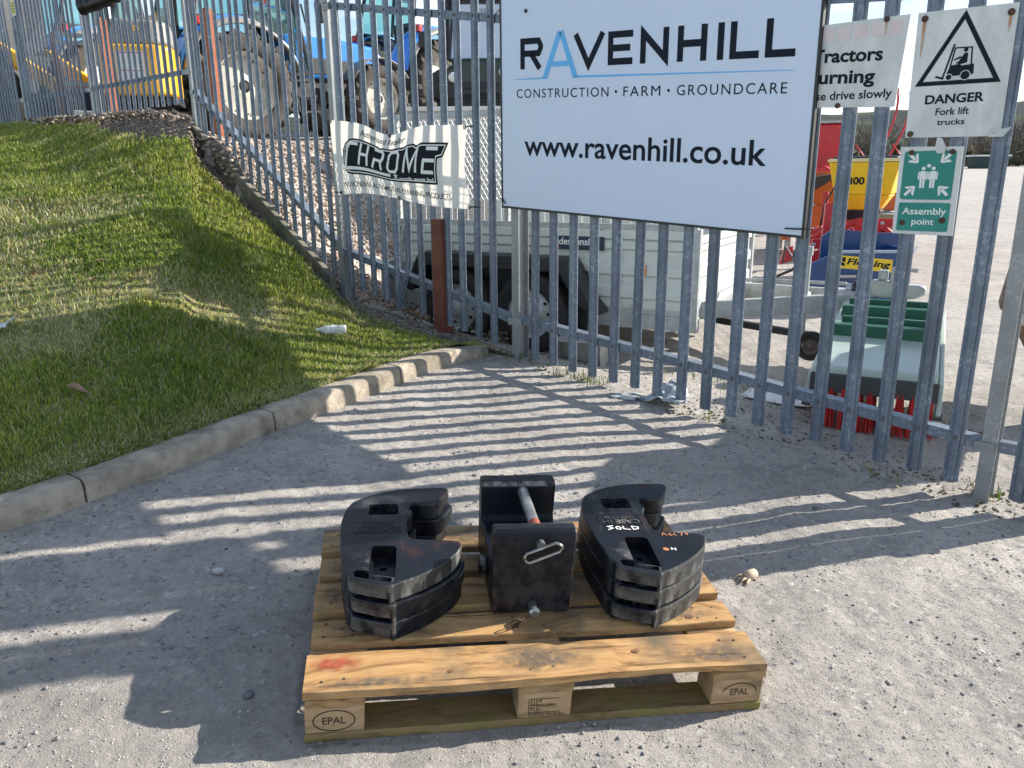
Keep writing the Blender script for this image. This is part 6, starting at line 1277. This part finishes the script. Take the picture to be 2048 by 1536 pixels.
for row,yy in enumerate((.02,.12,.24)):
    for k in range(9):
        x = .03+.0675*k+rr.uniform(-.006,.006); mb = MB()
        for j in range(18):
            a_ = rr.uniform(-.020,.020); b_ = rr.uniform(-.018,.018); mb.cyl((x+a_*.6,yy+b_*.6-.03,.225),(x+a_*1.5,yy+b_*1.4-.04,rr.uniform(-.005,.012)),.0045,.003,n=4)
        mb.build('bristle_tuft',M_BRS,sw)
# blue transport box
M_RPNT = mat('red_machine_paint',(.50,.014,.022),(.40,.01,.016),6,rough=.4,coat=.15)
M_FBL = mat('implement_blue',(.008,.045,.16),(.010,.055,.19),4,rough=.35,coat=.2); M_FYE = mat('yellow_label',(.75,.50,.02),rough=.45)
fb = empty('transport_box',(2.72,7.45,.19),R(-3),'blue steel tipping transport box with yellow label in the yard','transport box')
MB().prism([(.0,.17),(.40,.10),(1.08,.08),(1.08,.55),(.40,.56),(.36,.55),(.02,.40)],0,.03,lambda u,v,h:(u,h,v)).build('side_panel',M_FBL,fb,bevel=.004)
MB().prism([(.40,.30),(1.10,.30),(1.22,.66),(1.14,.70),(.98,.70),(.50,.74),(.40,.66)],.55,.58,lambda u,v,h:(u,h,v)).build('back_panel',M_FBL,fb,bevel=.004); MB().box(.05,1.06,.03,.55,.09,.12).build('floor',M_FBL,fb); MB().box(1.05,1.08,.03,.55,.12,.58).build('end_panel',M_FBL,fb); MB().box(.36,1.08,-.012,.028,.55,.575).build('top_flange',mat('pale_blue_edge',(.30,.38,.46),rough=.5),fb)
fnl = lambda u,v,h=0:(u,-.0012-h,v-.10*(u-.36)*.9)
flat('label_plate',[[(.36,.415),(.90,.415),(.90,.535),(.36,.535)]],M_FYE,fb,fnl); text_to('lettering','Fleming',.47,.885,.435,.515,M_INK,fb,lambda u,v,h=0:fnl(u,v,.001),bold=.03,shear=.22)
flat('label_emblem',[[(.385,.44),(.405,.52),(.42,.52),(.40,.44)],[(.41,.44),(.455,.44),(.455,.46),(.42,.48)],[(.42,.49),(.455,.47),(.46,.52),(.43,.52)]],M_INK,fb,fnl,.001)
MB().cyl((.30,-.03,.33),(.56,-.03,.335),.016).build('tipping_lever',M_ALU,fb); MB().cyl((.56,-.03,.335),(.66,-.03,.337),.02).build('lever_grip',M_BLK,fb); MB().prism([(.95,.30),(1.12,.62),(1.0,.58)],-.01,.0,lambda u,v,h:(u,h,v)).build('white_flap',M_SWHITE,fb)
for x in (.1,.95): MB().box(x,x+.06,.05,.5,0,.088).build('skid',M_FBL,fb)
MB().tube([(.05,-.02,.30),(-.05,-.08,.50),(-.12,-.02,.62),(-.1,.1,.45)],.010,6).build('chain',M_BOLT,fb,smooth=True); MB().prism([(-.10,.42),(.02,.46),(.02,.60),(-.06,.58)],.2,.24,lambda u,v,h:(u,h,v)).build('hitch_tab',M_RPNT,fb,bevel=.004)
for x,z in ((.10,.22),(.98,.14),(.98,.48),(.44,.18)): MB().lathe([(.0005,-.008),(.012,-.006),(.014,0)],(x,-.001,z),(0,1,0),8).build('bolt',M_ALU,fb)
# fertiliser spreader
M_SPY = mat('hopper_yellow',(.78,.52,.015),(.70,.45,.01),3,rough=.45)
fs_ = empty('fertiliser_spreader',(3.60,9.75,.24),R(-30),'yellow hopper fertiliser spreader on a red frame marked S 300','spreader')
def hop(name,z0,z1,w0,d0,w1,d1,m,cx=.62,cy=.5): 
    vs=[(cx-w0,cy-d0,z0),(cx+w0,cy-d0,z0),(cx+w0,cy+d0,z0),(cx-w0,cy+d0,z0),(cx-w1,cy-d1,z1),(cx+w1,cy-d1,z1),(cx+w1,cy+d1,z1),(cx-w1,cy+d1,z1)]
    return MB().add(vs,[(3,2,1,0),(4,5,6,7),(0,1,5,4),(1,2,6,5),(2,3,7,6),(3,0,4,7)]).build(name,m,fs_,bevel=.02,seg=3)
hop('hopper_lower',.80,.98,.20,.22,.31,.38,M_SPY); hop('hopper_upper',.982,1.36,.31,.38,.39,.48,M_SPY); hop('hopper_rim',1.362,1.40,.41,.50,.40,.49,mat('pale_hopper_rim',(.72,.62,.30),rough=.5)); hop('hopper_cover',1.402,1.43,.37,.44,.34,.40,M_BLK)
hop('hopper_base',.66,.80,.16,.16,.22,.22,M_BLK)
text_to('lettering','S 300',.36,.64,1.10,1.19,M_INK,fs_,lambda u,v,h=0:(u,.5-.38-.1*(v-.982)/.378-.006,v),bold=.03)
MB().tube([(.05,.0,.42),(.35,-.02,.62),(.62,-.04,.68),(.9,-.02,.62),(1.15,.0,.42)],.035,8).build('deflector_hoop',M_RPNT,fs_,smooth=True); MB().prism([(-.02,.35),(1.2,.35),(1.05,.58),(.75,.66),(.45,.66),(.15,.58)],.02,.05,lambda u,v,h:(u,h,v)).build('deflector_plate',M_RPNT,fs_,bevel=.008)
for x in (.10,1.08): MB().box(x-.03,x+.03,.05,.95,.50,.58).build('frame_rail',M_RPNT,fs_,bevel=.006); MB().box(x-.035,x+.035,.86,.93,.0,1.0).build('frame_upright',M_RPNT,fs_,bevel=.006); MB().box(x-.03,x+.03,.05,.12,.0,.5).build('stand_leg',M_RPNT,fs_)
MB().box(.62,1.25,-.10,-.04,.62,.72).build('cross_beam',M_RPNT,fs_,bevel=.006); MB().lathe([(.0005,.02),(.30,.02),(.30,0)],(.62,.35,.52),(0,0,1),24).build('spinner_disc',M_ALU,fs_,auto=30)
MB().tube([(.2,.0,.6),(.25,-.1,.9),(.35,-.05,1.1),(.45,.05,1.0)],.012,6).build('hydraulic_hose',M_BLK,fs_,smooth=True); MB().tube([(.9,-.02,.6),(.95,-.12,.4),(1.05,-.1,.2),(1.1,.0,.12)],.012,6).build('hydraulic_hose',M_BLK,fs_,smooth=True)
for x in (.35,.9): MB().lathe([(.0005,-.01),(.02,-.008),(.022,0)],(x,-.105,.67),(0,1,0),10).build('bolt',M_ALU,fs_)
for k in range(4): MB().box(.26+.2*k,.275+.2*k,.015,.03,1.0,1.36).build('hopper_rib',M_SPY,fs_) if False else None
# red linkage frame standing in front of it
lf = empty('linkage_headstock',(3.18,8.45,.22),R(-8),'red three point linkage headstock standing beside the blue box','headstock')
MB().prism([(.14,.0),(.22,.0),(.24,.95),(.16,.95)],0,.06,lambda u,v,h:(u,h,v)).build('upright',M_RPNT,lf,bevel=.006); MB().prism([(-.02,.22),(.16,.26),(.16,.46),(.0,.42)],.0,.05,lambda u,v,h:(u,h,v)).build('lower_bracket',M_RPNT,lf,bevel=.006); MB().prism([(.02,.45),(.16,.48),(.16,.58),(.06,.57)],.0,.05,lambda u,v,h:(u,h,v)).build('hitch_plate',M_RPNT,lf,bevel=.006); MB().prism([(.20,.36),(.50,.62),(.46,.70),(.22,.52)],.01,.05,lambda u,v,h:(u,h,v)).build('brace',M_RPNT,lf,bevel=.006); MB().cyl((.07,-.02,.52),(.07,.0,.52),.02).build('hitch_bolt',M_ALU,lf); MB().box(-.05,.4,.02,.35,.0,.04).build('base_foot',M_RPNT,lf)
# orange gritter body
M_ORG = mat('orange_machine_paint',(.55,.10,.015),(.48,.085,.012),4,rough=.4,coat=.1)
og = empty('gritter_body',(4.05,11.8,.28),R(-12),'orange salt gritter body standing behind the yellow spreader','gritter')
MB().prism([(.0,1.22),(.06,1.0),(.55,.70),(1.75,.66),(1.75,1.22)],.05,1.1,lambda u,v,h:(u,h,v)).build('body',M_ORG,og,bevel=.015); MB().prism([(-.02,.90),(.40,.98),(.58,1.10),(.58,1.18),(.02,1.10)],-.30,.04,lambda u,v,h:(u,h,v)).build('chute',M_BLK,og,bevel=.01)
MB().prism([(.0,.40),(.95,.40),(.95,.78),(.0,.70)],.0,.05,lambda u,v,h:(u,h,v)).build('lower_panel',M_ORG,og,bevel=.01); MB().tube([(.12,-.1,.85),(.0,-.12,.25)],.03,8).build('support_strut',M_ORG,og); MB().tube([(.20,-.1,.85),(.06,-.12,.25)],.03,8).build('support_strut',M_ORG,og); MB().box(0,1.75,.0,1.1,.30,.40).build('base_frame',M_DARK,og)
for (x,y) in ((.1,.05),(1.6,.05),(.1,1.0),(1.6,1.0)): MB().box(x-.04,x+.04,y-.04,y+.04,.0,.30).build('leg',M_TRG,og)
MB().box(1.25,1.7,-.16,-.02,.28,.62).build('engine_box',mat('olive_box',(.20,.19,.11),rough=.5),og,bevel=.01)
# red drill behind
rd = empty('seed_drill',(5.25,16.0,.38),R(-24),'red seed drill with tall hopper behind the orange gritter','seed drill')
MB().prism([(.0,1.15),(1.15,1.15),(1.25,2.02),(.0,2.02)],0,1.3,lambda u,v,h:(u,h,v)).build('hopper',M_RPNT,rd,bevel=.04); MB().box(-.02,1.27,-.02,1.32,2.025,2.07).build('hopper_lid',M_TRG,rd,bevel=.01); MB().prism([(-.2,1.0),(.95,1.25),(1.15,1.12),(.2,.55),(-.2,.45)],-.7,-.1,lambda u,v,h:(u,h,v)).build('front_guard',M_RPNT,rd,bevel=.03)
for x in (.1,.5,.9): MB().tube([(x,-.2,.95),(x+.1,-.3,.5),(x,-.35,.05)],.035,6).build('coulter_arm',M_RPNT,rd); MB().lathe([(.0005,.01),(.2,.01),(.2,-.01)],(x,-.38,.20),(1,0,0),18).build('coulter_disc',M_DARK,rd)
MB().box(-.1,1.2,-.3,-.15,.75,.9).build('tool_bar',M_RPNT,rd,bevel=.01); MB().box(.35,.50,-.05,-.01,1.45,1.53).build('label_plate',M_SWHITE,rd)
for k in range(5): MB().tube([(.05+.25*k,-.05,1.15),(.1+.25*k,-.2,1.0),(.05+.25*k,-.3,.6)],.022,6).build('seed_tube',M_BLK,rd,smooth=True)
MB().prism([(-.5,.75),(.75,.75),(.75,.95),(-.5,.9)],-1.0,-.8,lambda u,v,h:(u,h,v)).build('marker_beam',M_RPNT,rd,bevel=.01)
# blue cultivator and red tedder
cu_ = empty('disc_cultivator',(8.3,20.5,.46),R(10),'blue disc cultivator with black rubber rollers far back in the yard','cultivator'); M_CBL = mat('cultivator_blue',(.015,.03,.22),rough=.4)
MB().box(-.3,2.3,.0,.14,.75,.90).build('main_beam',M_CBL,cu_,bevel=.01); MB().box(-.3,2.3,1.0,1.12,.75,.88).build('rear_beam',M_CBL,cu_,bevel=.01)
for k in range(7): x = -.2+.38*k; MB().lathe([(.0005,.03),(.30,.0),(.30,-.01)],(x,.2,.32),(.9,.4,0),18).build('disc',M_ALU,cu_); MB().tube([(x,.07,.8),(x,.25,.6),(x,.2,.34)],.03,6).build('disc_arm',M_CBL,cu_); MB().lathe([(.12,.08),(.30,.06),(.30,-.06),(.12,-.08)],(x,1.25,1.05),(1,0,0),18,closed=True).build('press_ring',M_TYRE,cu_)
td = empty('rotary_tedder',(11.2,26.0,.58),R(0),'red rotary tedder with folded curved arms far back in the yard','tedder')
for k,(x,h) in enumerate(((-.9,2.2),(.55,2.9),(1.0,2.8))):
    p = [(x+.45*math.sin(t*.33)-.35*math.cos(t*.33),0.1*k,.6+h*t/8) for t in range(9)]; MB().tube(p,.035,6).build('folded_arm',M_RPNT,td,smooth=True)
for k in range(5): MB().tube([(-1.2+.6*k,.1,.9),(-1.0+.6*k,.0,1.4),(-1.3+.6*k,.1,1.8)],.025,6).build('tine_arm',M_RPNT,td,smooth=True); MB().lathe([(.0005,.02),(.22,.02),(.24,-.02)],(-1.2+.6*k,.1,.75),(0,.2,1),16).build('rotor_hub',M_RPNT,td)
MB().box(-1.4,1.5,-.05,.12,.55,.72).build('frame_bar',M_RPNT,td,bevel=.01); MB().lathe([(.10,.08),(.26,.09),(.28,-.09),(.10,-.08)],(-.5,-.1,.28),(1,0,0),20,closed=True).build('wheel',M_TYRE,td,smooth=True); MB().lathe([(.10,.08),(.26,.09),(.28,-.09),(.10,-.08)],(.7,-.1,.28),(1,0,0),20,closed=True).build('wheel',M_TYRE,td,smooth=True)
# skip
sk = empty('skip',(49.0,85.0,2.17),R(0),'dark green skip with pale rim at the far edge of the yard','skip'); zk_ = float(zground(51,85)); sk.location.z = zk_
MB().prism([(.25,0),(3.35,0),(3.65,1.25),(0,1.25)],0,1.7,lambda u,v,h:(u,h,v)).build('body',mat('skip_green',(.012,.035,.035),rough=.6),sk); MB().box(-.08,3.73,-.08,1.78,1.252,1.40).build('rim',M_SWHITE,sk)
# rusty bucket edge at the far right behind the fence
bk_ = empty('loader_bucket',(2.74,4.02,.35),R(-30),'rust brown steel plate edge leaning behind the right end of the fence','bucket')
MB().prism([(-.10,.36),(-.16,.42),(-.075,1.05),(.35,1.25),(.50,.30),(.10,.0)],0,.25,lambda u,v,h:(u,h,v)).build('side_plate',mat('worn_rusty_steel',(.16,.09,.06),(.26,.17,.11),7,rough=.7,metal=.2),bk_,bevel=.006); MB().box(-.13,.40,-.03,-.002,.34,.40).build('cutting_edge',M_ALU,bk_); MB().box(.14,.26,.02,.23,-.30,.10).build('stand_block',M_DARK,bk_); MB().box(.10,.32,.25,.90,.10,.90).build('bucket_shell',M_DARK,bk_,bevel=.01)

# ================================================================ distance: woodland and hill
def hill_mesh():
    xs = np.linspace(-900,1300,220); ys = np.linspace(240,1500,60); X,Y = np.meshgrid(xs,ys)
    prof = 50+5*vnoise(X,0*X,170,91)+3*vnoise(X,0*X,60,92)+10*sstep(330,470,X)*np.exp(-((X-520)/180)**2)
    Z = -2+prof*sstep(240,620,Y)+(Y-620)*.02*(Y>620)+.8*vnoise(X,Y,14,93); idx = np.arange(X.size).reshape(X.shape)
    F = np.stack([idx[:-1,:-1],idx[:-1,1:],idx[1:,1:],idx[1:,:-1]],-1).reshape(-1,4)
    return np_mesh('hill',np.stack([X,Y,Z],-1).reshape(-1,3),F,mat('wooded_hillside',(.050,.058,.058),(.038,.044,.048),.035,rough=1,c3=(.075,.095,.055),s3=.012,lo3=.5,hi3=.6,detail=9,spec=.05),smooth=True)
tag(hill_mesh(),kind='structure')
def woodland():
    rng = np.random.default_rng(77); Vs=[]; Fs=[]; Cs=[]; b=0
    # stems and twigs of a leafless belt of trees beyond the yard
    for k in range(240):
        x = rng.uniform(15,120); y = rng.uniform(96,128); h = rng.uniform(6.5,10); z0 = 1.6; base = np.array([x,y,z0]); tint = np.array([.14,.12,.10])*rng.uniform(.7,1.35)
        segs = [(base,base+np.array([rng.normal(0,.4),0,h*.6]),.12)]
        for j in range(26):
            t = rng.uniform(.2,1); p = base+np.array([rng.normal(0,.3),0,h*.6*t]); d = np.array([rng.normal(0,1.0),rng.normal(0,.6),rng.uniform(.5,1.5)]); L = rng.uniform(.8,2.6)*(1.1-.5*t); segs.append((p,p+d/np.linalg.norm(d)*L,.05))
            for q in range(3): d2 = d+rng.normal(0,.8,3); p2 = p+d/np.linalg.norm(d)*L*rng.uniform(.4,1); segs.append((p2,p2+d2/np.linalg.norm(d2)*L*.7,.028))
        for (p,q,r) in segs:
            Vs += [p+[-r,0,0],p+[r,0,0],q+[r*.4,0,0],q+[-r*.4,0,0]]; Fs.append([b,b+1,b+2,b+3]); Cs += [tint]*4; b += 4
    # undergrowth and evergreen patches
    for k in range(9000):
        x = rng.uniform(10,125); y = rng.uniform(94,130); z = 1.4+abs(rng.normal(0,1.3)); s = rng.uniform(.15,.5); c = palette(1,[(.09,.08,.06),(.07,.085,.045),(.12,.10,.075),(.05,.06,.04)],.25,rng)[0]
        d1 = rng.normal(0,1,3)*s; d2 = rng.normal(0,1,3)*s; p = np.array([x,y,z]); Vs += [p-d1,p+d2,p+d1,p-d2]; Fs.append([b,b+1,b+2,b+3]); Cs += [c]*4; b += 4
    return np_mesh('woodland',np.array(Vs),np.array(Fs),tint_mat('winter_wood',.95,.05),col=np.array(Cs))
tag(woodland(),'belt of bare brown winter trees beyond the far edge of the yard','woodland',kind='stuff')
